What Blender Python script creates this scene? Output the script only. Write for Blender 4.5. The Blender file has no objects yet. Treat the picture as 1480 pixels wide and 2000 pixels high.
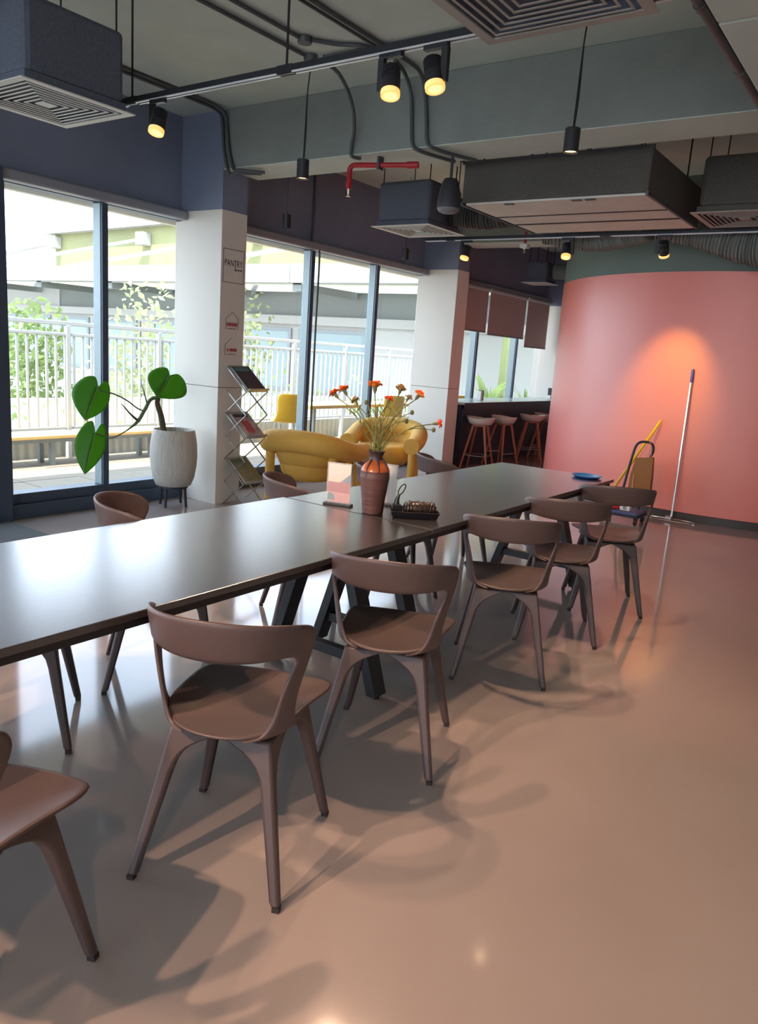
import bpy, math, random
from mathutils import Vector, Matrix
random.seed(7)
SC = bpy.context.scene
COL = SC.collection

# ------------------------------------------------------------------ camera
YAW, TILT, ROLL, FPX = 0.60934297, 1.36422286, 0.07068696, 1487.06
cam_data = bpy.data.cameras.new('camera')
cam = bpy.data.objects.new('camera', cam_data)
COL.objects.link(cam)
cam.matrix_world = (Matrix.Translation((0, 0, 1.45)) @ Matrix.Rotation(YAW, 4, 'Z')
                    @ Matrix.Rotation(TILT, 4, 'X') @ Matrix.Rotation(ROLL, 4, 'Z'))
cam_data.sensor_fit = 'VERTICAL'
cam_data.sensor_height = 36.0
cam_data.sensor_width = 36.0 * 1480 / 2000
cam_data.lens = FPX * 36.0 / 2000
cam_data.clip_start = 0.02
cam_data.clip_end = 400
SC.camera = cam

# ------------------------------------------------------------------ sky, sun, exposure
world = bpy.data.worlds.new('sky'); SC.world = world
world.use_nodes = True
wn, wl = world.node_tree.nodes, world.node_tree.links
wn.clear()
w_out = wn.new('ShaderNodeOutputWorld'); w_bg = wn.new('ShaderNodeBackground')
w_tc = wn.new('ShaderNodeTexCoord'); w_sep = wn.new('ShaderNodeSeparateXYZ'); w_ramp = wn.new('ShaderNodeValToRGB')
wl.new(w_tc.outputs['Generated'], w_sep.inputs[0]); wl.new(w_sep.outputs['Z'], w_ramp.inputs[0])
w_ramp.color_ramp.elements[0].position = 0.0; w_ramp.color_ramp.elements[0].color = (0.80, 0.88, 1.0, 1)
w_ramp.color_ramp.elements[1].position = 0.75; w_ramp.color_ramp.elements[1].color = (0.62, 0.78, 1.0, 1)
wl.new(w_ramp.outputs[0], w_bg.inputs[0]); wl.new(w_bg.outputs[0], w_out.inputs[0])
w_bg.inputs[1].default_value = 4.2

sun_d = bpy.data.lights.new('sun', 'SUN'); sun_d.energy = 7.5; sun_d.angle = math.radians(1.5); sun_d.color = (1.0, 0.95, 0.86)
sun = bpy.data.objects.new('sun', sun_d); COL.objects.link(sun)
sun.location = (-10, -6, 20)
sun.rotation_euler = Vector((-0.16, 0.50, -0.85)).to_track_quat('-Z', 'Y').to_euler()

SC.view_settings.view_transform = 'Standard'
SC.view_settings.look = 'None'
SC.view_settings.exposure = 0.68
SC.view_settings.gamma = 1.0
SC.view_settings.use_curve_mapping = False
try:
    SC.cycles.max_bounces = 12; SC.cycles.diffuse_bounces = 6; SC.cycles.glossy_bounces = 4
    SC.cycles.transparent_max_bounces = 16; SC.cycles.sample_clamp_indirect = 6.0
    SC.cycles.caustics_reflective = False; SC.cycles.caustics_refractive = False
except Exception:
    pass

# ------------------------------------------------------------------ materials
def lin(c):
    c = c / 255.0
    return c / 12.92 if c <= 0.04045 else ((c + 0.055) / 1.055) ** 2.4
def rgb(*c):
    return (lin(c[0]), lin(c[1]), lin(c[2]), 1.0)
MATS = {}
def mat(name, col, rough=0.6, metal=0.0, spec=0.5, noise=None, bump=None, stretch=(1, 1, 1), coat=0.0, emit=0.0, emit_col=None,
        trans=0.0, alpha=1.0, col2=None, sss=0.0):
    """noise = (scale, amount) varies the colour between col and col2 (default a darker col); bump = (scale, strength)"""
    m = bpy.data.materials.new(name); m.use_nodes = True
    nt = m.node_tree; n, l = nt.nodes, nt.links
    b = n['Principled BSDF']
    b.inputs['Base Color'].default_value = rgb(*col)
    b.inputs['Roughness'].default_value = rough
    b.inputs['Metallic'].default_value = metal
    b.inputs['Specular IOR Level'].default_value = spec
    b.inputs['Coat Weight'].default_value = coat
    b.inputs['Coat Roughness'].default_value = 0.42
    b.inputs['Transmission Weight'].default_value = trans
    b.inputs['Alpha'].default_value = alpha
    if sss:
        b.inputs['Subsurface Weight'].default_value = sss
        b.inputs['Subsurface Radius'].default_value = (0.02, 0.02, 0.01)
    if emit:
        b.inputs['Emission Color'].default_value = rgb(*(emit_col or col))
        b.inputs['Emission Strength'].default_value = emit
    if noise or bump:
        tc = n.new('ShaderNodeTexCoord'); mp = n.new('ShaderNodeMapping')
        mp.inputs['Scale'].default_value = stretch
        l.new(tc.outputs['Object'], mp.inputs[0])
    if noise:
        t = n.new('ShaderNodeTexNoise'); t.inputs['Scale'].default_value = noise[0]; t.inputs['Detail'].default_value = 6
        t.inputs['Roughness'].default_value = 0.6
        l.new(mp.outputs[0], t.inputs[0])
        r = n.new('ShaderNodeMapRange'); r.inputs[1].default_value = 0.3; r.inputs[2].default_value = 0.7
        r.inputs[3].default_value = 0.0; r.inputs[4].default_value = noise[1]
        l.new(t.outputs[0], r.inputs[0])
        mx = n.new('ShaderNodeMixRGB'); mx.inputs[1].default_value = rgb(*col)
        mx.inputs[2].default_value = rgb(*(col2 or tuple(c * 0.6 for c in col)))
        l.new(r.outputs[0], mx.inputs[0]); l.new(mx.outputs[0], b.inputs['Base Color'])
    if bump:
        t2 = n.new('ShaderNodeTexNoise'); t2.inputs['Scale'].default_value = bump[0]; t2.inputs['Detail'].default_value = 5
        l.new(mp.outputs[0], t2.inputs[0])
        bp = n.new('ShaderNodeBump'); bp.inputs['Strength'].default_value = bump[1]; bp.inputs['Distance'].default_value = 0.01
        l.new(t2.outputs[0], bp.inputs['Height']); l.new(bp.outputs[0], b.inputs['Normal'])
    MATS[name] = m
    return m

def glass_mat(name, tint, refl=0.06):
    m = bpy.data.materials.new(name); m.use_nodes = True
    n, l = m.node_tree.nodes, m.node_tree.links
    n.clear()
    o = n.new('ShaderNodeOutputMaterial'); mx = n.new('ShaderNodeMixShader')
    tr = n.new('ShaderNodeBsdfTransparent'); tr.inputs[0].default_value = tint
    gl = n.new('ShaderNodeBsdfGlossy'); gl.inputs['Roughness'].default_value = 0.02
    fr = n.new('ShaderNodeLayerWeight'); fr.inputs[0].default_value = 0.5
    pw = n.new('ShaderNodeMath'); pw.operation = 'POWER'; pw.inputs[1].default_value = 4.0
    sc = n.new('ShaderNodeMath'); sc.operation = 'MULTIPLY_ADD'; sc.inputs[1].default_value = 0.5; sc.inputs[2].default_value = 0.025
    l.new(fr.outputs['Facing'], pw.inputs[0]); l.new(pw.outputs[0], sc.inputs[0])
    l.new(sc.outputs[0], mx.inputs[0]); l.new(tr.outputs[0], mx.inputs[1]); l.new(gl.outputs[0], mx.inputs[2])
    l.new(mx.outputs[0], o.inputs[0])
    MATS[name] = m
    return m

mat('polished_floor', (156, 143, 137), 0.085, spec=0.65, noise=(1.3, 0.35), col2=(136, 124, 118))
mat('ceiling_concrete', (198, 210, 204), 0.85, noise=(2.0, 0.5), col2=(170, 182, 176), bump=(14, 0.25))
mat('beam_concrete', (138, 144, 140), 0.8, noise=(3.0, 0.5), col2=(114, 120, 118), bump=(30, 0.3))
mat('dark_wall_paint', (126, 134, 156), 0.7, noise=(2, 0.2))
mat('white_paint', (226, 221, 211), 0.55, noise=(1.5, 0.12), col2=(205, 200, 190))
mat('pink_paint', (228, 120, 106), 0.5, spec=0.8, coat=1.0, noise=(1.6, 0.3), col2=(220, 108, 96), bump=(60, 0.05))
mat('slate_paint', (104, 118, 112), 0.7, noise=(2, 0.2))
mat('dark_base', (62, 56, 54), 0.5)
mat('frame_dark', (72, 84, 102), 0.4, metal=0.2)
mat('frame_grey', (146, 148, 158), 0.45, metal=0.1)
mat('frame_light', (150, 166, 170), 0.4, metal=0.2)
glass_mat('window_glass', (0.94, 0.96, 0.97, 1))
mat('soffit_white', (235, 235, 228), 0.7)
mat('terrace_stone', (150, 138, 120), 0.8, noise=(5, 0.5), col2=(134, 122, 106))
mat('outside_white', (174, 171, 164), 0.8, noise=(0.6, 0.25), col2=(168, 166, 160))
mat('outside_cream', (180, 176, 160), 0.8, noise=(0.5, 0.2))
mat('outside_grey', (128, 131, 124), 0.8, noise=(0.5, 0.2))
mat('outside_green', (146, 144, 100), 0.85, noise=(0.7, 0.5), col2=(116, 120, 88))
mat('outside_pane', (140, 158, 158), 0.25)
mat('outside_frame', (140, 146, 148), 0.6)
mat('rail_white', (176, 178, 175), 0.45)
mat('bench_wood', (226, 186, 116), 0.6, noise=(3, 0.4), stretch=(6, 1, 6), col2=(206, 160, 90))
mat('bench_metal', (150, 158, 160), 0.5)
mat('black_oak', (52, 51, 52), 0.235, spec=1.0, noise=(4, 0.7), stretch=(14, 0.8, 14), col2=(40, 39, 40), bump=(18, 0.05), coat=1.0)
MATS['black_oak'].node_tree.nodes['Principled BSDF'].inputs['Coat Roughness'].default_value = 0.24
mat('black_metal', (30, 31, 35), 0.45)
mat('chair_plastic', (80, 65, 63), 0.42, spec=0.45, noise=(90, 0.2), col2=(70, 56, 54))
mat('chair_dark', (40, 34, 34), 0.6)
mat('duct_fabric', (98, 104, 118), 0.85, noise=(60, 0.4), bump=(180, 0.25))
mat('duct_dark', (92, 88, 83), 0.9, noise=(70, 0.4), bump=(200, 0.25))
mat('duct_panel', (222, 219, 211), 0.6, noise=(2, 0.3))
mat('flex_duct', (118, 124, 120), 0.7, noise=(12, 0.4), bump=(30, 0.3))
mat('flex_dark', (58, 58, 60), 0.7, noise=(12, 0.4))
mat('louver_white', (206, 206, 200), 0.5)
mat('louver_grey', (150, 146, 140), 0.5)
mat('track_black', (36, 38, 44), 0.4)
mat('track_highlight', (226, 228, 232), 0.3, metal=0.3)
mat('lamp_black', (40, 40, 44), 0.45)
mat('lamp_lens', (255, 200, 120), 0.3, emit=2.6, emit_col=(255, 190, 90))
mat('lamp_ring', (255, 226, 180), 0.3, emit=0.8, emit_col=(255, 176, 84))
mat('lamp_glow', (255, 226, 190), 0.4, emit=2.6, emit_col=(255, 206, 140))
mat('conduit_grey', (84, 88, 92), 0.5, metal=0.3)
mat('cable_black', (28, 28, 30), 0.6)
mat('sprinkler_red', (176, 36, 44), 0.4)
mat('brass', (196, 180, 150), 0.3, metal=0.9)
mat('speaker_black', (46, 46, 52), 0.55)
mat('speaker_grille', (120, 120, 124), 0.6)
mat('pot_ceramic', (200, 196, 186), 0.6, noise=(9, 0.7), stretch=(6, 6, 0.5), col2=(164, 158, 150), bump=(22, 0.35))
mat('stand_dark', (36, 42, 52), 0.5)
mat('soil', (62, 50, 42), 0.95, noise=(40, 0.5), bump=(40, 0.8))
mat('bark', (96, 84, 66), 0.85, noise=(40, 0.6), bump=(60, 0.5))
mat('twig_green', (92, 110, 72), 0.7)
def leaf_mat(name, col, tr):
    m = mat(name, col, 0.4, noise=(9, 0.35))
    n, l = m.node_tree.nodes, m.node_tree.links
    b = n['Principled BSDF']; o = n['Material Output']
    t = n.new('ShaderNodeBsdfTranslucent'); t.inputs[0].default_value = rgb(*tr)
    mx = n.new('ShaderNodeMixShader'); mx.inputs[0].default_value = 0.55
    l.new(b.outputs[0], mx.inputs[1]); l.new(t.outputs[0], mx.inputs[2]); l.new(mx.outputs[0], o.inputs[0])
    return m
leaf_mat('leaf_green', (78, 128, 48), (122, 174, 48))
leaf_mat('leaf_vein', (150, 190, 110), (150, 190, 110))
leaf_mat('leaf_garden', (120, 138, 84), (140, 158, 92))
leaf_mat('leaf_pale', (158, 166, 118), (166, 174, 122))
mat('rack_metal', (196, 198, 200), 0.25, metal=0.85)
mat('magazine_teal', (34, 62, 66), 0.3, noise=(12, 0.45), col2=(150, 60, 90))
mat('magazine_white', (206, 196, 190), 0.3, noise=(11, 0.9), col2=(120, 40, 60))
mat('magazine_collage', (150, 126, 108), 0.3, noise=(26, 0.7), col2=(60, 110, 60))
mat('paper', (232, 226, 216), 0.6)
mat('sofa_yellow', (226, 178, 84), 0.75, noise=(40, 0.15), bump=(120, 0.1))
mat('yellow_plastic', (240, 186, 46), 0.4)
mat('vase_clay', (96, 62, 56), 0.5, noise=(6, 0.5), stretch=(1, 1, 9), col2=(70, 46, 44), bump=(4, 0.5))
mat('vase_glaze', (176, 92, 46), 0.25, noise=(8, 0.6), col2=(70, 40, 36))
mat('vase_dark', (62, 44, 46), 0.4, noise=(10, 0.4))
mat('petal_orange', (244, 132, 44), 0.6, noise=(60, 0.6), col2=(214, 84, 28))
mat('petal_deep', (236, 98, 50), 0.6, noise=(60, 0.5), col2=(196, 56, 34))
mat('petal_faded', (178, 140, 84), 0.7, noise=(60, 0.5))
mat('stem_green', (104, 106, 56), 0.7)
mat('calyx', (92, 92, 50), 0.7)
mat('clear_acrylic', (240, 244, 246), 0.06, alpha=0.26, spec=0.6)
mat('holder_base', (38, 38, 42), 0.35)
mat('print_cream', (238, 224, 200), 0.5, noise=(5, 0.25), col2=(230, 200, 160))
mat('print_red', (196, 100, 92), 0.5, noise=(6, 0.3))
mat('print_teal', (98, 140, 146), 0.5, noise=(6, 0.3))
mat('print_pink', (220, 150, 140), 0.5)
mat('tray_black', (26, 26, 30), 0.3)
mat('cord_brown', (54, 40, 34), 0.35, noise=(30, 0.5))
mat('blue_plastic', (28, 128, 208), 0.35)
mat('mop_steel', (206, 200, 198), 0.2, metal=0.9)
mat('mop_purple', (84, 72, 160), 0.4)
mat('mop_yellow', (232, 186, 34), 0.4)
mat('kraft_paper', (160, 108, 62), 0.8, noise=(4, 0.3), bump=(12, 0.3))
mat('kraft_light', (196, 150, 98), 0.8)
mat('cart_plastic', (72, 82, 118), 0.5)
mat('white_plastic', (232, 230, 224), 0.4)
mat('blind_fabric', (186, 170, 166), 0.85, noise=(200, 0.15))
mat('counter_top', (176, 186, 176), 0.2, spec=0.6)
mat('counter_dark', (42, 46, 56), 0.5)
mat('stool_seat', (206, 194, 182), 0.5)
mat('stool_wood', (176, 104, 82), 0.5, noise=(6, 0.3), stretch=(10, 10, 1))
mat('mat_grey', (96, 98, 100), 0.95, noise=(160, 0.6), bump=(220, 0.6))
mat('sign_ink', (70, 52, 66), 0.6)
mat('sign_red', (176, 70, 72), 0.6)
mat('sign_line', (130, 104, 108), 0.6)
mat('ground_pale', (160, 158, 152), 0.9, noise=(0.4, 0.4))
mat('dark_ground', (110, 112, 104), 0.9)
mat('skirt_dark', (58, 52, 50), 0.45)

# ------------------------------------------------------------------ mesh building
class MB:
    def __init__(self):
        self.v = []; self.f = []
    def add(self, vs, fs):
        o = len(self.v) if vs else 0
        self.v += [Vector(p) for p in vs]
        self.f += [tuple(i + o for i in q) for q in fs]
        return self
    def box(self, x0, x1, y0, y1, z0, z1):
        return self.add([(x0, y0, z0), (x1, y0, z0), (x1, y1, z0), (x0, y1, z0), (x0, y0, z1), (x1, y0, z1), (x1, y1, z1), (x0, y1, z1)],
                        [(0, 3, 2, 1), (4, 5, 6, 7), (0, 1, 5, 4), (1, 2, 6, 5), (2, 3, 7, 6), (3, 0, 4, 7)])
    def loft(self, secs, caps=True, closed=False):
        n = len(secs[0]); vs = [p for s in secs for p in s]; fs = []
        m = len(secs)
        for i in range(m if closed else m - 1):
            a = i * n; b = ((i + 1) % m) * n
            for j in range(n):
                k = (j + 1) % n
                fs.append((a + j, a + k, b + k, b + j))
        if caps and not closed:
            fs.append(tuple(range(n - 1, -1, -1))); fs.append(tuple((m - 1) * n + j for j in range(n)))
        return self.add(vs, fs)
    def tube(self, pts, r, n=8, closed=False, caps=True):
        pts = [Vector(p) for p in pts]; m = len(pts)
        rs = r if isinstance(r, (list, tuple)) else [r] * m
        t0 = None; secs = []; nrm = None
        for i in range(m):
            if closed:
                t = pts[(i + 1) % m] - pts[i - 1]
            else:
                t = pts[min(i + 1, m - 1)] - pts[max(i - 1, 0)]
            t.normalize()
            if nrm is None:
                nrm = t.orthogonal().normalized()
            else:
                nrm = t0.rotation_difference(t) @ nrm
                nrm = (nrm - t * nrm.dot(t)).normalized()
            t0 = t; bn = t.cross(nrm)
            secs.append([pts[i] + (nrm * math.cos(2 * math.pi * k / n) + bn * math.sin(2 * math.pi * k / n)) * rs[i] for k in range(n)])
        return self.loft(secs, caps, closed)
    def bar(self, p, q, w, h, up=(0, 0, 1)):
        p, q = Vector(p), Vector(q); t = (q - p).normalized(); u = Vector(up)
        s = t.cross(u)
        if s.length < 1e-4: s = t.cross(Vector((1, 0, 0)))
        s.normalize(); u = s.cross(t)
        secs = [[c + s * a * w / 2 + u * b * h / 2 for a, b in ((-1, -1), (1, -1), (1, 1), (-1, 1))] for c in (p, q)]
        return self.loft(secs)
    def lathe(self, prof, c=(0, 0, 0), n=24, cap0=True, cap1=True):
        c = Vector(c)
        secs = [[c + Vector((r * math.cos(2 * math.pi * k / n), r * math.sin(2 * math.pi * k / n), z)) for k in range(n)] for r, z in prof]
        vs = [p for s in secs for p in s]; fs = []
        for i in range(len(secs) - 1):
            for j in range(n):
                k = (j + 1) % n
                fs.append((i * n + j, i * n + k, (i + 1) * n + k, (i + 1) * n + j))
        if cap0: fs.append(tuple(range(n - 1, -1, -1)))
        if cap1: fs.append(tuple((len(secs) - 1) * n + j for j in range(n)))
        return self.add(vs, fs)
    def grid(self, rows, closed_u=False):
        n = len(rows[0]); fs = []
        for i in range(len(rows) - 1):
            for j in range(n if closed_u else n - 1):
                k = (j + 1) % n
                fs.append((i * n + j, i * n + k, (i + 1) * n + k, (i + 1) * n + j))
        return self.add([p for r in rows for p in r], fs)
    def prism(self, poly, z0, z1):
        n = len(poly)
        return self.loft([[Vector((p[0], p[1], z0)) for p in poly], [Vector((p[0], p[1], z1)) for p in poly]])
    def ball(self, c, r, n=10, m=6):
        rx, ry, rz = r if isinstance(r, (tuple, list)) else (r, r, r)
        c = Vector(c); rows = []
        for i in range(1, m):
            a = math.pi * i / m
            rows.append([c + Vector((rx * math.sin(a) * math.cos(2 * math.pi * k / n), ry * math.sin(a) * math.sin(2 * math.pi * k / n), -rz * math.cos(a))) for k in range(n)])
        return self.loft(rows)
    def ring(self, cx, cy, prof):
        """square ring swept from a closed profile of (half size, z)"""
        secs = []
        for sx, sy in ((-1, -1), (1, -1), (1, 1), (-1, 1)):
            secs.append([Vector((cx + sx * a, cy + sy * a, z)) for a, z in prof])
        return self.loft(secs, closed=True)
    def xform(self, M):
        self.v = [M @ p for p in self.v]; return self

ORG = {}
def obj(name, mb, material, parent=None, smooth=False, bevel=0.0, sub=0, solid=0.0, solid_off=-1.0, angle=38):
    me = bpy.data.meshes.new(name)
    vs = mb.v
    org = Vector((0, 0, 0))
    if parent is not None:
        org = ORG.get(parent, Vector((0, 0, 0)))
    else:
        lo = [min(p[i] for p in vs) for i in range(3)]; hi = [max(p[i] for p in vs) for i in range(3)]
        org = Vector(((lo[0] + hi[0]) / 2, (lo[1] + hi[1]) / 2, lo[2]))
    me.from_pydata([tuple(p - org) for p in vs], [], mb.f)
    me.update()
    me.materials.append(MATS[material])
    if smooth:
        me.shade_smooth()
        me.set_sharp_from_angle(angle=math.radians(angle))
    o = bpy.data.objects.new(name, me); COL.objects.link(o)
    if parent is not None:
        o.parent = parent
    else:
        o.location = org
    ORG[o] = org
    if solid:
        md = o.modifiers.new('thickness', 'SOLIDIFY'); md.thickness = solid; md.offset = solid_off; md.use_even_offset = True
    if bevel:
        md = o.modifiers.new('bevel', 'BEVEL'); md.width = bevel; md.segments = 2; md.limit_method = 'ANGLE'; md.angle_limit = math.radians(40)
        md.use_clamp_overlap = True
    if sub:
        md = o.modifiers.new('smooth', 'SUBSURF'); md.levels = sub; md.render_levels = sub
    return o
def thing(name, label, cat, loc=(0, 0, 0), rotz=0.0, group=None):
    o = bpy.data.objects.new(name, None); COL.objects.link(o)
    o.empty_display_size = 0.1
    o.location = loc; o.rotation_euler = (0, 0, rotz)
    o['label'] = label; o['category'] = cat
    if group: o['group'] = group
    ORG[o] = Vector(loc)
    return o
def tag(o, label, cat, group=None):
    o['label'] = label; o['category'] = cat
    if group: o['group'] = group
    return o
def struct(name, mb, material, parent=None, **kw):
    o = obj(name, mb, material, parent, **kw)
    if parent is None: o['kind'] = 'structure'
    return o
def copy_tree(o, parent=None):
    c = o.copy(); COL.objects.link(c)
    c.parent = parent
    for ch in list(o.children):
        copy_tree(ch, c)
    return c
def bez(pts, n=8):
    """Catmull-Rom through the points"""
    pts = [Vector(p) for p in pts]; out = []
    for i in range(len(pts) - 1):
        p0 = pts[max(i - 1, 0)]; p1 = pts[i]; p2 = pts[i + 1]; p3 = pts[min(i + 2, len(pts) - 1)]
        for k in range(n):
            t = k / n
            out.append(0.5 * ((2 * p1) + (p2 - p0) * t + (2 * p0 - 5 * p1 + 4 * p2 - p3) * t * t + (3 * p1 - p0 - 3 * p2 + p3) * t ** 3))
    out.append(pts[-1])
    return out
def spot(parent, loc, aim, power, size=80, blend=0.6, radius=0.03, col=(1.0, 0.72, 0.50)):
    d = bpy.data.lights.new('bulb', 'SPOT'); d.energy = power; d.spot_size = math.radians(size); d.spot_blend = blend
    d.shadow_soft_size = radius; d.color = col
    o = bpy.data.objects.new('bulb', d); COL.objects.link(o)
    o.parent = parent; o.location = Vector(loc) - ORG[parent]
    o.rotation_euler = (Vector(aim) - Vector(loc)).to_track_quat('-Z', 'Y').to_euler()
    return o
# ------------------------------------------------------------------ the room
XW = -5.60            # inner plane of the window wall
struct('floor', MB().box(-5.75, 4.4, -6.0, 12.8, -0.12, 0.0), 'polished_floor')
struct('ceiling', MB().box(-5.9, 4.4, -6.2, 12.9, 3.30, 3.45), 'ceiling_concrete')
struct('wall_left', MB().box(-5.80, XW, -6.0, 12.8, 2.53, 3.30), 'dark_wall_paint')
wb = struct('wall_back', MB().box(-5.75, 4.2, 12.60, 12.8, 0.0, 2.42), 'white_paint')
struct('upper_band', MB().box(-5.60, 4.2, 12.58, 12.8, 2.42, 3.30), 'dark_wall_paint', wb)
wf_ = MB().box(-5.75, 4.4, -6.2, -6.0, 2.55, 3.30).box(-5.75, 4.4, -6.2, -6.0, 0.0, 0.2)
for x in (-5.75, -2.9, 0.0, 2.9, 4.1):
    wf_.box(x, x + 0.3, -6.2, -6.0, 0.2, 2.55)
wfo = struct('wall_front', wf_, 'white_paint')  # unseen wall; its glazing is added to let more daylight into the room
for a, b in ((-5.45, -2.9), (-2.6, 0.0), (0.3, 2.9), (3.2, 4.2)):
    struct('pane', MB().box(a, b, -6.103, -6.097, 0.2, 2.55), 'window_glass', wfo)
# right side of the room: a plain white wall
struct('wall_right', MB().box(4.2, 4.4, -6.0, 12.8, 0.0, 3.30), 'white_paint')

# beams across the ceiling, carried by the columns
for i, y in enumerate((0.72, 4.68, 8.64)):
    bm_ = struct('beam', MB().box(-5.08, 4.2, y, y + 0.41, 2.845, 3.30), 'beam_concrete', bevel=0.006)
    struct('beam_soffit_bounce', MB().box(-5.08, 4.2, y + 0.004, y + 0.406, 2.84, 2.846), 'ceiling_concrete', bm_)  # paler than the beam: floor bounce put into the board's colour
# columns: grey head above the white cladding
for i, y in enumerate((0.72, 4.68, 8.64)):
    c = struct('column', MB().box(-5.66, -5.087, y + 0.007, y + 0.283, 0.0, 2.52), 'dark_base')
    struct('cladding_panel', MB().box(-5.67, -5.08, y, y + 0.29, 0.0, 1.045), 'white_paint', c, bevel=0.002)
    struct('cladding_panel', MB().box(-5.67, -5.08, y, y + 0.29, 1.05, 2.53), 'white_paint', c, bevel=0.002)
    struct('column_head', MB().box(-5.67, -5.085, y + 0.004, y + 0.287, 2.53, 3.30), 'dark_wall_paint', c)

# windows: frame with sill, mullions and panes
def window(i, y0, y1, mulls):
    f = MB()
    f.box(-5.72, -5.52, y0, y1, 0.0, 0.11)
    f.box(-5.70, -5.56, y0, y1, 0.11, 0.19)
    f.box(-5.70, -5.60, y0, y1, 2.45, 2.53)
    f.box(-5.70, -5.56, y0, y0 + 0.05, 0.19, 2.45)
    w = struct('window_%d' % i, f, 'frame_dark', bevel=0.004)
    obj('head_rail', MB().box(-5.62, -5.50, y0, y1, 2.455, 2.53), 'frame_grey', w, bevel=0.015)
    edges = [y0 + 0.05] + list(mulls) + [y1 + 0.02]
    for m in mulls:
        obj('mullion', MB().box(-5.67, -5.575, m - 0.03, m + 0.03, 0.19, 2.45), 'frame_light', w, bevel=0.004)
        obj('mullion_shaded_face', MB().box(-5.576, -5.555, m - 0.024, m + 0.030, 0.19, 2.45), 'frame_dark', w, bevel=0.003)  # dark strip puts the mullion's shaded room side into colour
    for a, b in zip(edges[:-1], edges[1:]):
        obj('pane', MB().box(-5.652, -5.646, a + 0.02, b - 0.02, 0.19, 2.45), 'window_glass', w)
    return w
window(1, 3.02, 4.68, (3.88,))
window(2, 4.97, 8.64, (6.42, 7.60))
w3 = window(3, 8.93, 12.58, (10.18, 11.52))
window(4, 1.01, 2.86, (1.95,))
window(5, -3.0, 0.72, (-1.8, -0.5))
window(6, -6.0, -3.0, (-4.5,))
struct('trim_1', MB().box(-5.72, -5.48, 2.86, 3.02, 0.0, 2.53), 'frame_dark', bevel=0.004)

# curved coral wall with a slate band above and a dark skirting
PC, PR = Vector((-1.873, 10.197, 0)), 2.25
struct('wall_curved', MB().lathe([(PR, 0.0), (PR, 2.42)], PC, 128, False, False), 'pink_paint', smooth=True)
struct('wall_curved_upper', MB().lathe([(PR - 0.004, 2.42), (PR - 0.004, 3.30)], PC, 128, False, False), 'slate_paint', smooth=True)
struct('baseboard_curved', MB().lathe([(PR - 0.002, 0.0), (PR + 0.012, 0.0), (PR + 0.012, 0.078), (PR - 0.002, 0.082)], PC, 128, False, False), 'skirt_dark', smooth=True)

# ------------------------------------------------------------------ outside: terrace
tf = struct('terrace_floor', MB().box(-8.35, -5.75, -6.0, 13.1, -0.10, -0.035), 'dark_ground')
pav = None
for iy in range(19):
    for ix in range(4):
        x = -8.1 + ix * 0.60; y = 1.8 + iy * 0.60
        if pav is None:
            pav = obj('paver', MB().box(-0.296, 0.296, -0.296, 0.296, -0.035, 0.0), 'terrace_stone', None, bevel=0.003)
            p = pav
        else:
            p = pav.copy(); COL.objects.link(p)
        p.parent = tf
        p.location = Vector((x + 0.3, y, -0.035 + random.uniform(-0.002, 0.002))) - ORG[tf]
        p.rotation_euler = (0, 0, 0)
struct('wall_parapet', MB().box(-8.40, -8.12, -6.0, 13.1, -0.10, 0.30), 'outside_cream', bevel=0.01)
struct('eave_soffit', MB().box(-6.55, -5.80, -6.0, 13.5, 2.60, 2.68).box(-6.57, -6.50, -6.0, 13.5, 2.56, 2.72), 'soffit_white')
struct('ground', MB().box(-120, -8.4, -60, 120, -4.2, -4.0), 'ground_pale')

# railing: posts, rails and every baluster
rl = thing('terrace_railing', 'white metal balustrade with close upright bars along the terrace edge', 'railing', (-8.0, 8.0, 0.0))
for z, r in ((1.52, 0.024), (1.40, 0.018), (0.35, 0.016)):
    obj('rail', MB().box(-8.0 - r, -8.0 + r, 1.2, 12.9, z - r, z + r), 'rail_white', rl, bevel=0.006)
for k in range(10):
    y = 1.3 + k * 1.265
    obj('post', MB().box(-8.028, -7.972, y - 0.026, y + 0.026, 0.0, 1.50), 'rail_white', rl, bevel=0.005)
bal = None
for k in range(103):
    y = 1.35 + k * 0.1125
    if bal is None:
        bal = obj('baluster', MB().box(-8.011, -7.989, y - 0.011, y + 0.011, 0.36, 1.39), 'rail_white', rl); y0b = y
    else:
        b = bal.copy(); COL.objects.link(b); b.parent = rl; b.location = (0, y - y0b, 0)

# long wooden bench in front of the railing
be = thing('terrace_bench', 'long low wooden slatted bench on grey legs before the balustrade', 'bench', (-7.72, 5.0, 0.0))
for k in range(3):
    obj('seat_slat', MB().box(-7.90 + k * 0.125, -7.785 + k * 0.125, 2.2, 6.75, 0.30, 0.335), 'bench_wood', be, bevel=0.005)
obj('seat_rail', MB().box(-7.86, -7.58, 2.25, 6.7, 0.255, 0.30), 'bench_metal', be)
for y in (2.6, 4.65, 5.95):
    for x in (-7.84, -7.62):
        obj('leg', MB().box(x - 0.025, x + 0.025, y - 0.025, y + 0.025, 0.0, 0.256), 'bench_metal', be)

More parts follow.
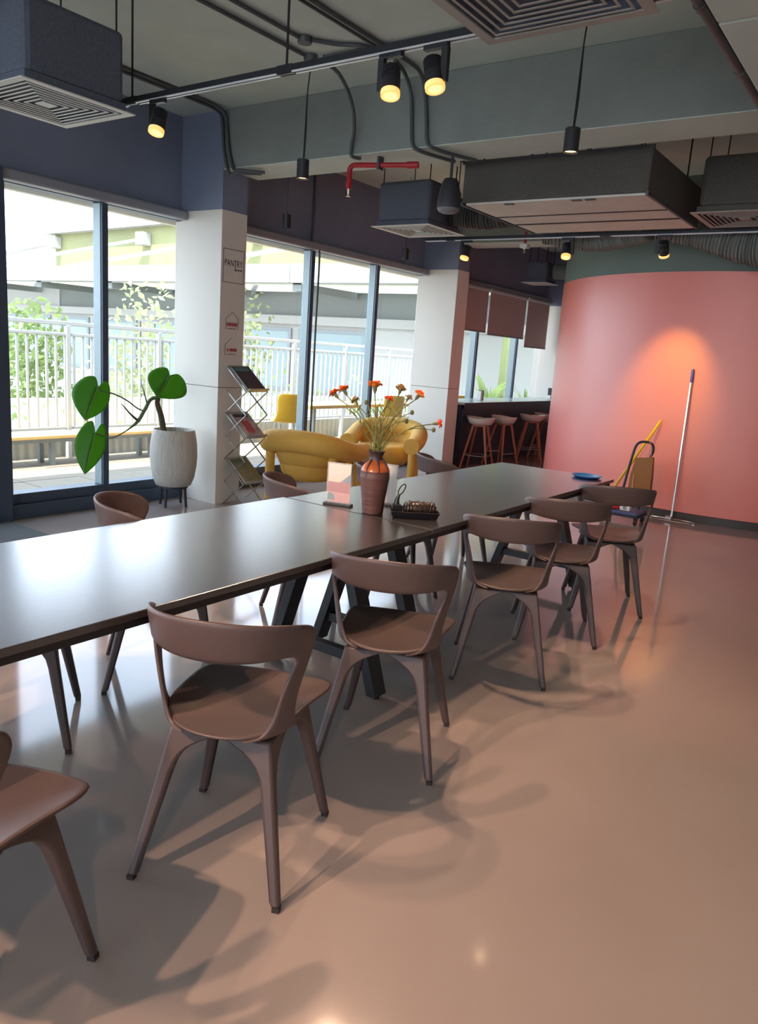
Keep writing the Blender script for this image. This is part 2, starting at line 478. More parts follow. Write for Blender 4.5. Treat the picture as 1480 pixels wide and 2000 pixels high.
# high table and moulded yellow seats further along the terrace
tb = thing('terrace_table', 'long narrow wooden terrace table behind the yellow seats', 'table', (-7.1, 9.6, 0))
obj('table_top', MB().box(-7.35, -6.85, 8.0, 11.4, 0.62, 0.665), 'bench_wood', tb, bevel=0.005)
for y in (8.2, 9.7, 11.2):
    for x in (-7.25, -6.95):
        obj('leg', MB().box(x - 0.02, x + 0.02, y - 0.02, y + 0.02, 0.0, 0.62), 'bench_metal', tb)
def terrace_seat(label, loc, rz):
    t = thing('terrace_chair', label, 'chair', (0, 0, 0), 0, 'yellow terrace chairs')
    rows = []
    prof = [(0.20, 0.45), (0.05, 0.43), (-0.12, 0.44), (-0.19, 0.50), (-0.22, 0.62), (-0.24, 0.76), (-0.25, 0.84)]
    for i, (y, z) in enumerate(prof):
        w = [0.19, 0.22, 0.22, 0.21, 0.19, 0.215, 0.19][i]
        rows.append([Vector((w * s, y + 0.05 * s * s * (1 if i > 2 else 0), z + (0.02 * s * s if i < 4 else 0))) for s in (-1, -0.6, -0.2, 0.2, 0.6, 1)])
    obj('seat_shell', MB().grid(rows), 'yellow_plastic', t, smooth=True, solid=0.016, sub=1)
    for sx in (-1, 1):
        for sy in (-1, 1):
            obj('leg', MB().tube([(sx * 0.12, sy * 0.10, 0.43), (sx * 0.20, sy * 0.19, 0.0)], 0.011, 8), 'rail_white', t, smooth=True)
    t.location = loc; t.rotation_euler = (0, 0, rz)
    return t
terrace_seat('yellow moulded chair on the terrace just left of the slim mullion', (-6.92, 7.62, 0.0), math.radians(60))
terrace_seat('yellow moulded chair on the terrace seen behind the carnations', (-6.60, 9.45, 0.0), math.radians(75))
terrace_seat('yellow moulded chair on the terrace at the far end beside the white column', (-6.50, 11.35, 0.0), math.radians(70))

# ------------------------------------------------------------------ outside: the building across the court
bd = thing('office_block', 'low white office block with grey band, strip windows and wide canopy', 'building', (-20, 18, -4.0))
FY = 18.0
obj('wall', MB().box(-40, -6.0, FY, FY + 6, -4.0, 2.10), 'outside_white', bd)
obj('cornice', MB().box(-40, -6.0, FY - 0.25, FY, 2.10, 2.35), 'outside_white', bd)
obj('grey_band', MB().box(-28.6, -6.0, FY - 0.05, FY + 0.5, 2.35, 3.05), 'outside_grey', bd)
obj('white_band', MB().box(-40, -28.6, FY - 0.1, FY + 0.5, 2.35, 3.05), 'outside_white', bd)
obj('band_lintel', MB().box(-40, -6.0, FY - 0.1, FY + 0.5, 3.05, 3.25), 'outside_white', bd)
x = -33.4
k = 0
while x < -8:
    w = (1.5, 2.3, 1.9, 2.6)[k % 4]
    if not -12.9 < x + w / 2 < -6:
        fr = MB().box(x, x + w, FY - 0.06, FY + 0.02, 0.05, 0.15).box(x, x + w, FY - 0.06, FY + 0.02, 1.88, 1.98)
        fr.box(x, x + 0.12, FY - 0.06, FY + 0.02, 0.15, 1.88).box(x + w - 0.12, x + w, FY - 0.06, FY + 0.02, 0.15, 1.88)
        wf = obj('window_frame', fr, 'outside_frame', bd)
        obj('pane', MB().box(x + 0.12, x + w - 0.12, FY - 0.03, FY - 0.01, 0.15, 1.88), 'outside_pane', wf)
    x += w + (0.25, 0.7, 0.3, 0.9)[k % 4]
    k += 1
obj('canopy_soffit', MB().add([(-42, FY - 0.3, 3.25), (-6, FY - 0.3, 3.25), (-6, FY - 2.6, 3.02), (-42, FY - 2.6, 3.02),
                               (-42, FY - 0.3, 3.4), (-6, FY - 0.3, 3.4), (-6, FY - 2.6, 3.4), (-42, FY - 2.6, 3.4)],
                              [(0, 1, 2, 3), (7, 6, 5, 4), (0, 4, 5, 1), (3, 2, 6, 7), (1, 5, 6, 2), (0, 3, 7, 4)]), 'outside_white', bd)
for i in range(9):
    x = -42 + i * 4.0
    obj('fascia_panel', MB().box(x + 0.02, x + 3.98, FY - 2.75, FY - 2.6, 3.05, 3.52), 'outside_white', bd, bevel=0.02)
for i in range(8):
    x = -38 + i * 4.0
    obj('canopy_bracket', MB().box(x, x + 0.3, FY - 2.6, FY - 0.2, 2.85, 3.05), 'outside_grey', bd)
# upper storey with its pale roof edge and the tie rods of the canopy
up = thing('roof_storey', 'pale green upper storey with white roof edge above the canopy', 'building', (-20, 21, 3.4))
UY = 20.5
obj('wall', MB().box(-33.0, -8.0, UY, UY + 5, 3.4, 5.75), 'outside_green', up)
obj('roof_edge', MB().add([(-33.4, UY - 0.4, 5.55), (-7, UY - 0.4, 6.05), (-7, UY + 5, 6.05), (-33.4, UY + 5, 5.55),
                           (-33.4, UY - 0.4, 6.0), (-7, UY - 0.4, 6.55), (-7, UY + 5, 6.55), (-33.4, UY + 5, 6.0)],
                          [(3, 2, 1, 0), (4, 5, 6, 7), (0, 1, 5, 4), (1, 2, 6, 5), (2, 3, 7, 6), (3, 0, 4, 7)]), 'outside_white', up)
for i in range(4):
    x = -32.7 + i * 6.2
    st = obj('tie_rod', MB().tube([(x, UY - 0.2, 5.2), (x - 5.4, UY - 4.6, 3.5)], 0.075, 8), 'outside_white', up, smooth=True)
    obj('rod_bracket', MB().box(x - 0.25, x + 0.2, UY - 0.45, UY, 4.95, 5.45), 'outside_white', up, bevel=0.03)
for dx in (0.8, 3.2):
    obj('tie_rod', MB().tube([(-32.7, UY - 0.2, 5.2), (-36.5 - dx * 1.6, UY - 3.0 + dx, 3.9 + dx * 0.16)], 0.06, 8), 'outside_white', up, smooth=True)

# planting in the court
def leaf_cloud(n, c, r, s, rnd):
    mb = MB()
    for _ in range(n):
        while True:
            p = Vector((rnd.uniform(-1, 1), rnd.uniform(-1, 1), rnd.uniform(-1, 1)))
            if p.length <= 1: break
        p = Vector(c) + Vector((p.x * r[0], p.y * r[1], p.z * r[2]))
        a = Vector((rnd.gauss(0, 1), rnd.gauss(0, 1), rnd.gauss(0, 1))).normalized()
        b = a.orthogonal().normalized(); q = rnd.uniform(0.6, 1.3) * s
        mb.add([p - a * q, p + b * q * 0.45, p + a * q, p - b * q * 0.45], [(0, 1, 2, 3)])
    return mb
def tree(label, loc, h, r, n, s, material='leaf_garden', name='garden_tree', cat='tree', seed=1):
    rnd = random.Random(seed)
    t = thing(name, label, cat, loc)
    L = Vector(loc)
    obj('trunk', MB().tube([L, L + Vector((0.05, 0, h * 0.5)), L + Vector((-0.04, 0.05, h * 0.92))], [0.05, 0.04, 0.02], 7), 'bark', t, smooth=True)
    for k in range(3):
        z = h * (0.55 + 0.17 * k)
        cl = leaf_cloud(n // 3, L + Vector((rnd.uniform(-.2, .2) * r, rnd.uniform(-.2, .2) * r, z)), (r, r, h * 0.22), s, rnd)
        f = obj('foliage', cl, material, t); f['kind'] = 'stuff'
    return t
tree('airy young tree with pale green leaves before the office windows', (-16.6, 12.6, -4.0), 6.3, 0.95, 900, 0.10, 'leaf_pale', seed=3)
tree('slender pale green tree nearest the first white column outside', (-15.9, 15.6, -4.0), 6.3, 0.75, 600, 0.10, 'leaf_pale', seed=4)
tree('leafy green tree far outside at the left jamb of the window', (-24.6, 14.2, -4.0), 5.9, 1.4, 900, 0.16, 'leaf_garden', seed=5)
for i, (x, y, h, mt, lb) in enumerate([(-9.3, 4.75, 4.7, 'leaf_garden', 'climbing shrub showing through the bars left of the hanging leaves'),
                                       (-9.2, 6.1, 4.9, 'leaf_pale', 'loose flowering shrub behind the bars between mullion and plant pot'),
                                       (-9.4, 9.1, 4.9, 'leaf_garden', 'leafy shrub behind the bars beyond the magazine rack'),
                                       (-9.3, 10.6, 4.8, 'leaf_garden', 'leafy shrub behind the bars between the two slim mullions'),
                                       (-9.4, 12.2, 4.7, 'leaf_pale', 'leafy shrub behind the bars above the carnations')]):
    tree(lb, (x, y, -4.0), h, 0.55, 420, 0.05, mt, 'court_shrub', 'shrub', seed=20 + i)
# white court wall low behind the railing
struct('wall_court', MB().box(-13.2, -13.0, -4.0, 17.6, -4.0, 0.2), 'outside_white')

# planting outside the last window
def blade_plant(label, loc, n, h, w, seed, material):
    rnd = random.Random(seed); L = Vector(loc)
    t = thing('garden_plant', label, 'plant', loc, 0, 'plants outside the bar windows')
    for k in range(n):
        a = rnd.uniform(0, 2 * math.pi); sp = rnd.uniform(0.15, 0.55) * h; hh = h * rnd.uniform(0.7, 1.0)
        d = Vector((math.cos(a), math.sin(a), 0)); s = Vector((-d.y, d.x, 0))
        rows = []
        for i in range(6):
            u = i / 5
            p = L + d * sp * u ** 1.6 + Vector((0, 0, hh * (u - 0.25 * u * u)))
            ww = w * math.sin(math.pi * min(0.97, 0.12 + 0.88 * u)) ** 0.7
            rows.append([p - s * ww, p + Vector((0, 0, -0.25 * ww)), p + s * ww])
        obj('leaf', MB().grid(rows), material, t, smooth=True)
    return t
blade_plant('spiky bright green plant outside the middle bar window', (-7.05, 13.6, 0.38), 18, 0.85, 0.022, 1, 'leaf_garden')
blade_plant('broad dark leaved plant outside the middle bar window', (-7.6, 14.5, 0.38), 9, 1.1, 0.07, 2, 'leaf_garden')
blade_plant('low fern outside the last bar window', (-7.2, 15.6, 0.38), 12, 0.7, 0.03, 3, 'leaf_garden')
pt = thing('palm_trunk', 'tall pale green palm stem outside the last bar window', 'palm', (-7.5, 15.0, 0.3))
for k, (dx, dy) in enumerate(((0, 0), (0.05, -0.10), (-0.02, 0.12))):
    obj('stem', MB().tube([(-7.5, 15.0, 0.3), (-7.5 + dx, 15.0 + dy, 0.9), (-7.5 + dx * 3, 15.0 + dy * 2.6, 2.6)], [0.12, 0.09, 0.06], 10), 'leaf_pale', pt, smooth=True)
struct('garden_bed', MB().box(-10.2, -6.0, 13.15, 17.5, -0.1, 0.40), 'leaf_garden')
# ------------------------------------------------------------------ dining tables
def table(label, x0, x1, y0, y1, feet_y):
    t = thing('dining_table', label, 'table', ((x0 + x1) / 2, (y0 + y1) / 2, 0), 0, 'long black tables set end to end')
    obj('table_top', MB().box(x0, x1, y0, y1, 0.718, 0.74), 'black_oak', t, bevel=0.003)
    fr = MB()
    a = 0.018
    fr.box(x0 + a, x0 + a + 0.04, y0 + a, y1 - a, 0.69, 0.718).box(x1 - a - 0.04, x1 - a, y0 + a, y1 - a, 0.69, 0.718)
    fr.box(x0 + a + 0.04, x1 - a - 0.04, y0 + a, y0 + a + 0.04, 0.69, 0.718).box(x0 + a + 0.04, x1 - a - 0.04, y1 - a - 0.04, y1 - a, 0.69, 0.718)
    obj('frame', fr, 'black_metal', t, bevel=0.002)
    cx = -2.0
    for fy in feet_y:
        for s in (-1, 1):
            bot = Vector((cx + s * 0.30, fy, 0.018)); top = Vector((cx + s * 0.085, fy, 0.70))
            d = Vector((0.024, 0, 0)); e = Vector((0, 0.042, 0))
            obj('leg', MB().loft([[bot - d - e, bot + d - e, bot + d + e, bot - d + e], [top - d - e, top + d - e, top + d + e, top - d + e]]), 'black_metal', t, bevel=0.003)
            obj('foot_pad', MB().lathe([(0.016, 0.0), (0.016, 0.012), (0.008, 0.02)], (bot.x, fy, 0), 12), 'chair_dark', t)
        obj('stretcher', MB().box(cx - 0.262, cx + 0.262, fy - 0.022, fy + 0.022, 0.13, 0.175), 'black_metal', t, bevel=0.002)
        obj('cross_rail', MB().box(x0 + 0.06, x1 - 0.06, fy - 0.03, fy + 0.03, 0.685, 0.717), 'black_metal', t, bevel=0.002)
    return t
table('black oak table on the left, nearer one of the two set end to end', -2.43, -1.59, 0.36, 2.672, (0.55, 2.51))
table('black oak table on the right, with the blue dish at its far end', -2.41, -1.59, 2.678, 4.945, (2.84, 4.76))

# ------------------------------------------------------------------ dining chairs
def W(phi, h):
    z = 0.441 + 0.339 * h
    A = 0.186 + 0.048 * h; B = 0.168 + 0.062 * h
    p = math.radians(phi); s, c = math.sin(p), math.cos(p); e = 2 / 2.12
    return Vector((A * math.copysign(abs(s) ** e, s), -0.035 - B * math.copysign(abs(c) ** e, c), z))
def make_chair():
    t = thing('dining_chair', 'x', 'chair', (0, 0, 0), 0, 'brown shell chairs around the black tables')
    half = [((-88, 0.05), (-22, 0.0)), ((-79, 0.11), (-40, 0.035)), ((-74, 0.24), (-50, 0.16)), ((-76, 0.42), (-55, 0.36)), ((-82, 0.58), (-61, 0.53)),
            ((-87, 0.72), (-65, 0.635)), ((-86, 0.82), (-62, 0.685)), ((-78, 0.905), (-52, 0.70)), ((-62, 0.965), (-40, 0.695)), ((-38, 1.005), (-24, 0.685)), ((0, 1.03), (0, 0.68))]
    full = half + [((-a[0], a[1]), (-b[0], b[1])) for a, b in half[-2::-1]]
    oc = bez([(a[0], a[1], 0) for a, b in full], 4); ic = bez([(b[0], b[1], 0) for a, b in full], 4)
    rows = []
    for o, i in zip(oc, ic):
        rows.append([W(*(o.lerp(i, k / 4).xy)) for k in range(5)])
    obj('backrest', MB().grid(rows), 'chair_plastic', t, smooth=True, solid=0.012, solid_off=0.0, sub=1, angle=80)
    # seat: dished pan whose rear rim meets the backrest arms
    out = []
    for k in range(-8, 9):
        out.append(W(k * 10.5, 0.085 * (abs(k) / 8) ** 2))
    fr = [(0.199, 0.05, 0.462), (0.210, 0.13, 0.451), (0.214, 0.19, 0.444), (0.206, 0.232, 0.440), (0.178, 0.252, 0.437), (0.09, 0.262, 0.436), (0.0, 0.264, 0.436)]
    out += [Vector(p) for p in fr] + [Vector((-p[0], p[1], p[2])) for p in fr[-2::-1]]
    c0 = Vector((0, 0.02, 0.425))
    rows = []
    for rho in (0.02, 0.2, 0.4, 0.6, 0.78, 0.9, 1.0):
        rows.append([Vector((c0.x + (p.x - c0.x) * rho, c0.y + (p.y - c0.y) * rho, c0.z + (p.z - c0.z) * rho ** 3.0)) for p in out])
    obj('seat', MB().grid(rows, closed_u=True).add([], [tuple(range(len(out)))[::-1]]), 'chair_plastic', t, smooth=True, solid=0.013, solid_off=-1.0, sub=1, angle=80)
    for sx in (-1, 1):
        for sy in (-1, 1):
            secs = []
            for z in (0.012, 0.06, 0.15, 0.24, 0.30, 0.33, 0.355, 0.375, 0.392, 0.408, 0.424):
                u = z / 0.424
                ox = 0.222 - 0.078 * u; oy = (0.236 - 0.098 * u) if sy < 0 else (0.236 - 0.06 * u)
                fl = max(0.0, (z - 0.285) / 0.139)
                w = 0.026 + 0.016 * u; wx = w + 0.125 * fl ** 3.4; wy = w + 0.15 * fl ** 3.4
                secs.append([Vector((sx * (ox - a * wx), sy * (oy - b * wy) + (0.0 if sy < 0 else 0.0), z)) for a, b in ((0, 0), (1, 0), (1, 1), (0, 1))])
            lg = obj('leg', MB().loft(secs), 'chair_plastic', t, smooth=True, bevel=0.008, angle=50)
            ch_ = MB()
            for za, zb in ((0.02, 0.30),):
                q = []
                for z in (za, zb):
                    u = z / 0.424
                    ox = 0.222 - 0.078 * u; oy = (0.236 - 0.098 * u) if sy < 0 else (0.236 - 0.06 * u); w = 0.026 + 0.016 * u
                    xi = sx * (ox - w - 0.0006 + 0.0003)
                    q.append([Vector((xi, sy * (oy - w * 0.25), z)), Vector((xi - sx * 0.0012, sy * (oy - w * 0.25), z)), Vector((xi - sx * 0.0012, sy * (oy - w * 0.6), z)), Vector((xi, sy * (oy - w * 0.6), z))])
                ch_.loft(q)
            obj('leg_channel', ch_, 'black_metal', lg)
            obj('glide', MB().box(sx * 0.209 - 0.01, sx * 0.209 + 0.01, sy * 0.222 - 0.01, sy * 0.222 + 0.01, 0.0, 0.014), 'chair_dark', lg)
    return t
ch = make_chair()
N1 = math.radians(23); N2 = math.radians(27); F1 = math.radians(-33)
spots_c = [
    ((-1.48, 0.633), N1, 'brown shell chair nearest the camera, cut off by the left picture edge'),
    ((-1.433, 1.435), N1, 'brown shell chair largest in view, at the near side of the left table'),
    ((-1.452, 2.222), N1, 'brown shell chair standing at the seam between the two tables, near side'),
    ((-1.48, 3.21), N2, 'brown shell chair third from the coral wall on the near side'),
    ((-1.49, 3.89), N2, 'brown shell chair second from the coral wall on the near side'),
    ((-1.464, 4.594), N2, 'brown shell chair closest to the coral wall and the brown bag'),
    ((-2.535, 1.355), F1 - 0.08, 'brown shell chair across the left table, only its legs seen below the top'),
    ((-2.565, 2.06), F1 - 0.08, 'brown shell chair across the left table, its back rising beside the grey mat'),
    ((-2.57, 3.06), F1 - 0.08, 'brown shell chair across the table between magazine rack and sign holder'),
    ((-2.55, 3.84), F1 - 0.08, 'brown shell chair across the table, mostly hidden behind the vase'),
    ((-2.60, 4.60), F1 - 0.08, 'brown shell chair across the right table, in front of the second column'),
]
for i, (p, a, lb) in enumerate(spots_c):
    o = ch if i == 0 else copy_tree(ch)
    o.location = (p[0], p[1], 0); o.rotation_euler = (0, 0, a); o['label'] = lb

# ------------------------------------------------------------------ on the tables
# vase of carnations
V0 = Vector((-1.945, 2.735, 0.74))
vs = thing('clay_vase', 'ridged brown clay vase of orange carnations on the black table', 'vase', V0)
prof = [(0.030, 0.0), (0.046, 0.001)]
body = [(0.0, 0.047), (0.06, 0.052), (0.12, 0.060), (0.165, 0.066), (0.195, 0.064)]
for i in range(40):
    z = 0.004 + i * 0.19 / 39
    for (z0, r0), (z1, r1) in zip(body[:-1], body[1:]):
        if z0 <= z <= z1: r = r0 + (r1 - r0) * (z - z0) / (z1 - z0)
    prof.append((r + (0.0011 if i % 2 else -0.0008), z))
obj('body', MB().lathe(prof, V0, 32, True, False), 'vase_clay', vs, smooth=True, angle=80)
obj('shoulder', MB().lathe([(0.0645, 0.194), (0.062, 0.205), (0.050, 0.222), (0.036, 0.237), (0.031, 0.244)], V0, 32, False, False), 'vase_glaze', vs, smooth=True, angle=80)
obj('neck', MB().lathe([(0.031, 0.244), (0.029, 0.256), (0.033, 0.270), (0.039, 0.283), (0.035, 0.284), (0.026, 0.262), (0.024, 0.2)], V0, 32, False, True), 'vase_dark', vs, smooth=True, angle=80)
for k in range(7):
    a = k * 0.9 + 0.2
    q = []
    for r, z in ((0.0325, 0.245), (0.038, 0.236), (0.051, 0.2225), (0.063, 0.206), (0.0655, 0.19 - 0.01 * (k % 3))):
        q.append(V0 + Vector((r * math.cos(a), r * math.sin(a), z)))
    obj('glaze_drip', MB().tube(q, [0.006, 0.005, 0.004, 0.003, 0.002], 6), 'vase_dark', vs, smooth=True)
rnd = random.Random(5)
TOP = V0 + Vector((0, 0, 0.27))
heads = [((-2.166, 2.697, 1.250), 'petal_orange', 1.0, 'orange carnation at the far left of the bunch, lower of a pair'),
         ((-2.146, 2.736, 1.268), 'petal_orange', 1.0, 'orange carnation at the far left of the bunch, upper of a pair'),
         ((-2.029, 2.806, 1.295), 'petal_orange', 1.25, 'largest orange carnation standing highest over the vase'),
         ((-2.087, 2.749, 1.225), 'petal_faded', 0.8, 'faded carnation below and left of the tallest bloom'),
         ((-1.969, 2.834, 1.240), 'petal_deep', 0.85, 'deep orange carnation right of the tallest bloom'),
         ((-1.934, 2.871, 1.290), 'petal_faded', 0.95, 'faded brown carnation high on the right of the bunch'),
         ((-1.900, 2.887, 1.255), 'petal_faded', 0.7, 'small faded carnation beside the upper right orange bloom'),
         ((-1.864, 2.915, 1.270), 'petal_orange', 1.0, 'orange carnation at the upper right of the bunch'),
         ((-1.774, 2.948, 1.155), 'petal_deep', 0.9, 'orange carnation leaning far out to the right, in front of the column')]
buds = [(-1.782, 2.935, 1.125), (-1.887, 2.869, 1.155), (-2.049, 2.775, 1.225), (-1.874, 2.889, 1.195)]
def stem_curve(base, end, bow):
    base, end = Vector(base), Vector(end)
    m = base.lerp(end, 0.5) + Vector((0, 0, 0.035)) + bow
    return bez([V0 + (base - V0) * 0.6 + Vector((0, 0, -0.06)), base, m, end], 5)
for i, (p, pm, s, lb) in enumerate(heads):
    p = Vector(p); a = rnd.uniform(0, 6.28)
    base = TOP + Vector((0.018 * math.cos(i * 2.4), 0.018 * math.sin(i * 2.4), 0.012))
    t = thing('carnation', lb, 'flower', base, 0, 'carnations in the clay vase')
    d = (p - base).normalized()
    if i == 8: d = (d + Vector((0.5, 0.2, -0.2))).normalized()
    cal0 = p - d * 0.024 * s
    cv = stem_curve(base, cal0, Vector((rnd.uniform(-.008, .008), rnd.uniform(-.008, .008), 0)))
    obj('stem', MB().tube(cv, 0.0024, 6), 'stem_green', t, smooth=True)
    obj('calyx', MB().tube([cal0, cal0 + d * 0.012 * s, cal0 + d * 0.027 * s], [0.003, 0.0075 * s, 0.0085 * s], 8), 'calyx', t, smooth=True)
    u = d.orthogonal().normalized(); v = d.cross(u)
    pet = MB()
    for ring, (rr, hh, nn) in enumerate(((0.026, 0.008, 9), (0.020, 0.016, 8), (0.013, 0.021, 6))):
        for k in range(nn):
            a = 2 * math.pi * (k + 0.5 * ring) / nn + rnd.uniform(-.15, .15)
            e = u * math.cos(a) + v * math.sin(a); f = d.cross(e)
            b0 = p + d * 0.001
            tip = p + e * rr * s * rnd.uniform(0.85, 1.12) + d * hh * s * rnd.uniform(0.7, 1.25)
            mid = b0.lerp(tip, 0.55) + d * 0.004 * s
            w = 0.009 * s
            pet.add([b0 - f * 0.002, b0 + f * 0.002, mid + f * w * 0.8, tip + f * w + d * rnd.uniform(-.003, .003), tip + d * 0.004 * s, tip - f * w + d * rnd.uniform(-.003, .003), mid - f * w * 0.8],
                    [(0, 1, 2, 6), (6, 2, 3, 4), (6, 4, 5)])
    obj('petals', pet, pm, t)
    lv = MB()
    for k in range(3):
        q = cv[5 + k * 3 if 5 + k * 3 < len(cv) else -2]; a = rnd.uniform(0, 6.28)
        e = Vector((math.cos(a), math.sin(a), rnd.uniform(0.5, 1.4))).normalized(); n2 = e.orthogonal().normalized()
        L = rnd.uniform(0.03, 0.055)
        lv.add([q - n2 * 0.0022, q + n2 * 0.0022, q + e * L * 0.6 + n2 * 0.002, q + e * L, q + e * L * 0.6 - n2 * 0.002], [(0, 1, 2, 3, 4)])
    obj('leaves', lv, 'stem_green', t, solid=0.0006)
budl = ['round bud hanging below the carnation that leans far right', 'dry bud low on the right of the bunch', 'slim bud left of the tallest carnation', 'slim bud below the upper right carnation']
for i, p in enumerate(buds):
    p = Vector(p); base = TOP + Vector((0.012 * math.cos(i * 1.7 + 1), 0.012 * math.sin(i * 1.7 + 1), 0.012))
    t = thing('carnation_bud', budl[i], 'flower', base, 0, 'carnation buds in the clay vase')
    obj('stem', MB().tube(stem_curve(base, p, Vector((0, 0, 0.012))), 0.0019, 6), 'stem_green', t, smooth=True)
    obj('bud', MB().ball(p, (0.009, 0.009, 0.012), 8, 6), 'calyx', t, smooth=True)
sprl = ['bare leafy stem in the middle of the bunch', 'bare leafy stem leaning left in the bunch', 'bare leafy stem leaning right in the bunch', 'bare leafy stem at the back of the bunch', 'short leafy stem at the front of the bunch']
for i in range(5):
    a = i * 1.35; sp = (0.05, 0.13, 0.12, 0.09, 0.07)[i]; hh = (0.2, 0.19, 0.17, 0.21, 0.14)[i]
    dr = (Vector((-0.4, 0.3, 0)), Vector((-0.86, -0.5, 0)), Vector((0.8, 0.55, 0)), Vector((-0.3, 0.9, 0)), Vector((0.5, -0.5, 0)))[i]
    base = TOP + dr * 0.015
    t = thing('leafy_stem', sprl[i], 'stem', base, 0, 'bare stems in the clay vase')
    cv = stem_curve(base, base + dr * sp + Vector((0, 0, hh)), Vector((0, 0, 0)))
    obj('stem', MB().tube(cv, 0.0018, 6), 'stem_green', t, smooth=True)
    lv = MB()
    for k in range(9):
        q = cv[min(len(cv) - 1, 5 + k)]; b = rnd.uniform(0, 6.28)
        e = Vector((math.cos(b), math.sin(b), rnd.uniform(0.5, 1.4))).normalized(); n2 = e.orthogonal().normalized(); L = rnd.uniform(0.03, 0.06)
        lv.add([q - n2 * 0.002, q + n2 * 0.002, q + e * L * 0.6 + n2 * 0.0018, q + e * L, q + e * L * 0.6 - n2 * 0.0018], [(0, 1, 2, 3, 4)])
    obj('leaves', lv, 'stem_green', t, solid=0.0006)

# clear table sign with an abstract card, and a second one behind the vase
def table_sign(label, c, rz, cream=True):
    t = thing('table_sign', label, 'sign holder', (0, 0, 0), 0, 'clear acrylic table signs')
    obj('base', MB().box(-0.068, 0.068, -0.022, 0.022, 0.0, 0.010), 'holder_base', t, bevel=0.002)
    obj('acrylic_sleeve', MB().box(-0.060, 0.060, -0.0055, 0.0055, 0.008, 0.198), 'clear_acrylic', t, bevel=0.001)
    y = -0.0006
    cd = obj('card', MB().box(-0.055, 0.055, -0.0004, 0.0016, 0.014, 0.192), 'print_cream' if cream else 'paper', t)
    if cream:
        def poly(name, pts, m, k):
            yy = y - 0.0002 * k
            n = len(pts)
            obj(name, MB().add([(a, yy, b) for a, b in pts] + [(a, yy + 0.0002, b) for a, b in pts],
                               [tuple(range(n)), tuple(range(2 * n - 1, n - 1, -1))]), m, cd)
        poly('print_shape', [(-0.055, 0.060), (0.055, 0.060), (0.055, 0.150), (0.005, 0.108), (-0.055, 0.108)], 'print_red', 1)
        poly('print_shape', [(0.020, 0.120), (0.055, 0.150), (0.055, 0.112), (0.035, 0.106)], 'print_teal', 2)
        poly('print_shape', [(-0.055, 0.014), (0.055, 0.014), (0.055, 0.060), (-0.055, 0.060)], 'print_pink', 1)
        poly('print_shape', [(-0.055, 0.022), (-0.018, 0.022), (-0.022, 0.046), (-0.040, 0.056), (-0.055, 0.052)], 'print_teal', 2)
    t.location = c; t.rotation_euler = (0, 0, rz)
    return t
table_sign('clear acrylic sign with a red and cream card beside the vase', (-2.150, 2.742, 0.74), math.radians(16))
table_sign('clear acrylic sign half hidden behind the vase', (-2.02, 2.93, 0.74), math.radians(14), False)

# black tray with a coiled cord bundle and a tool with a ring handle
T0 = Vector((-1.790, 2.835, 0.74))
TR = Matrix.Translation(T0) @ Matrix.Rotation(math.radians(40), 4, 'Z')
tr = thing('cord_tray', 'shallow black tray holding a bundle of dark cord beside the vase', 'tray', T0)
def dish(w, d, h, fl, th=0.004):
    o = [[(-w, -d), (w, -d), (w, d), (-w, d)], [(-w - fl, -d - fl), (w + fl, -d - fl), (w + fl, d + fl), (-w - fl, d + fl)],
         [(-w - fl + th, -d - fl + th), (w + fl - th, -d - fl + th), (w + fl - th, d + fl - th), (-w - fl + th, d + fl - th)],
         [(-w + th, -d + th), (w - th, -d + th), (w - th, d - th), (-w + th, d - th)]]
    zs = [0, h, h, th]
    return MB().loft([[Vector((a, b, z)) for a, b in s] for s, z in zip(o, zs)])
obj('tray_body', dish(0.098, 0.060, 0.032, 0.012).xform(TR), 'tray_black', tr, bevel=0.002)
cb = thing('cord_bundle', 'bundle of dark brown cord wound in loops on the black tray', 'cord', T0 + Vector((0, 0, 0.006)))
core = MB().tube([TR @ Vector((-0.04, 0.0, 0.034)), TR @ Vector((0.0, 0, 0.036)), TR @ Vector((0.06, 0, 0.036)), TR @ Vector((0.098, 0, 0.032))], [0.022, 0.031, 0.031, 0.019], 14)
obj('core', core, 'cord_brown', cb, smooth=True)
for k in range(9):
    x = -0.042 + k * 0.0165; r = 0.0305 + 0.002 * math.sin(k * 1.9) - (0.006 if k in (0, 8) else 0)
    pts = [TR @ Vector((x + 0.006 * math.sin(a + k), 1.15 * r * math.cos(a), 0.037 + r * math.sin(a))) for a in [2 * math.pi * j / 20 for j in range(20)]]
    obj('cord_loop', MB().tube(pts, 0.0042, 6, closed=True), 'cord_brown', cb, smooth=True)
tl = thing('ring_tool', 'small dark tool with an upright ring handle at the end of the tray', 'tool', T0 + Vector((0, 0, 0.006)))
obj('tool_base', MB().box(-0.022, 0.022, -0.016, 0.016, 0.006, 0.052).xform(TR @ Matrix.Translation((-0.080, 0.0, 0.0))), 'tray_black', tl, bevel=0.004)
obj('tool_neck', MB().tube([TR @ Vector((-0.080, 0, 0.05)), TR @ Vector((-0.078, 0, 0.075)), TR @ Vector((-0.070, 0, 0.098))], [0.014, 0.010, 0.006], 10), 'tray_black', tl, smooth=True)
rp = [TR @ Vector((-0.060 + 0.012 * math.cos(a) + 0.010 * math.sin(a), 0.0, 0.119 + 0.024 * math.sin(a))) for a in [2 * math.pi * j / 20 for j in range(20)]]
obj('ring_handle', MB().tube(rp, 0.0028, 6, closed=True), 'cord_brown', tl, smooth=True)

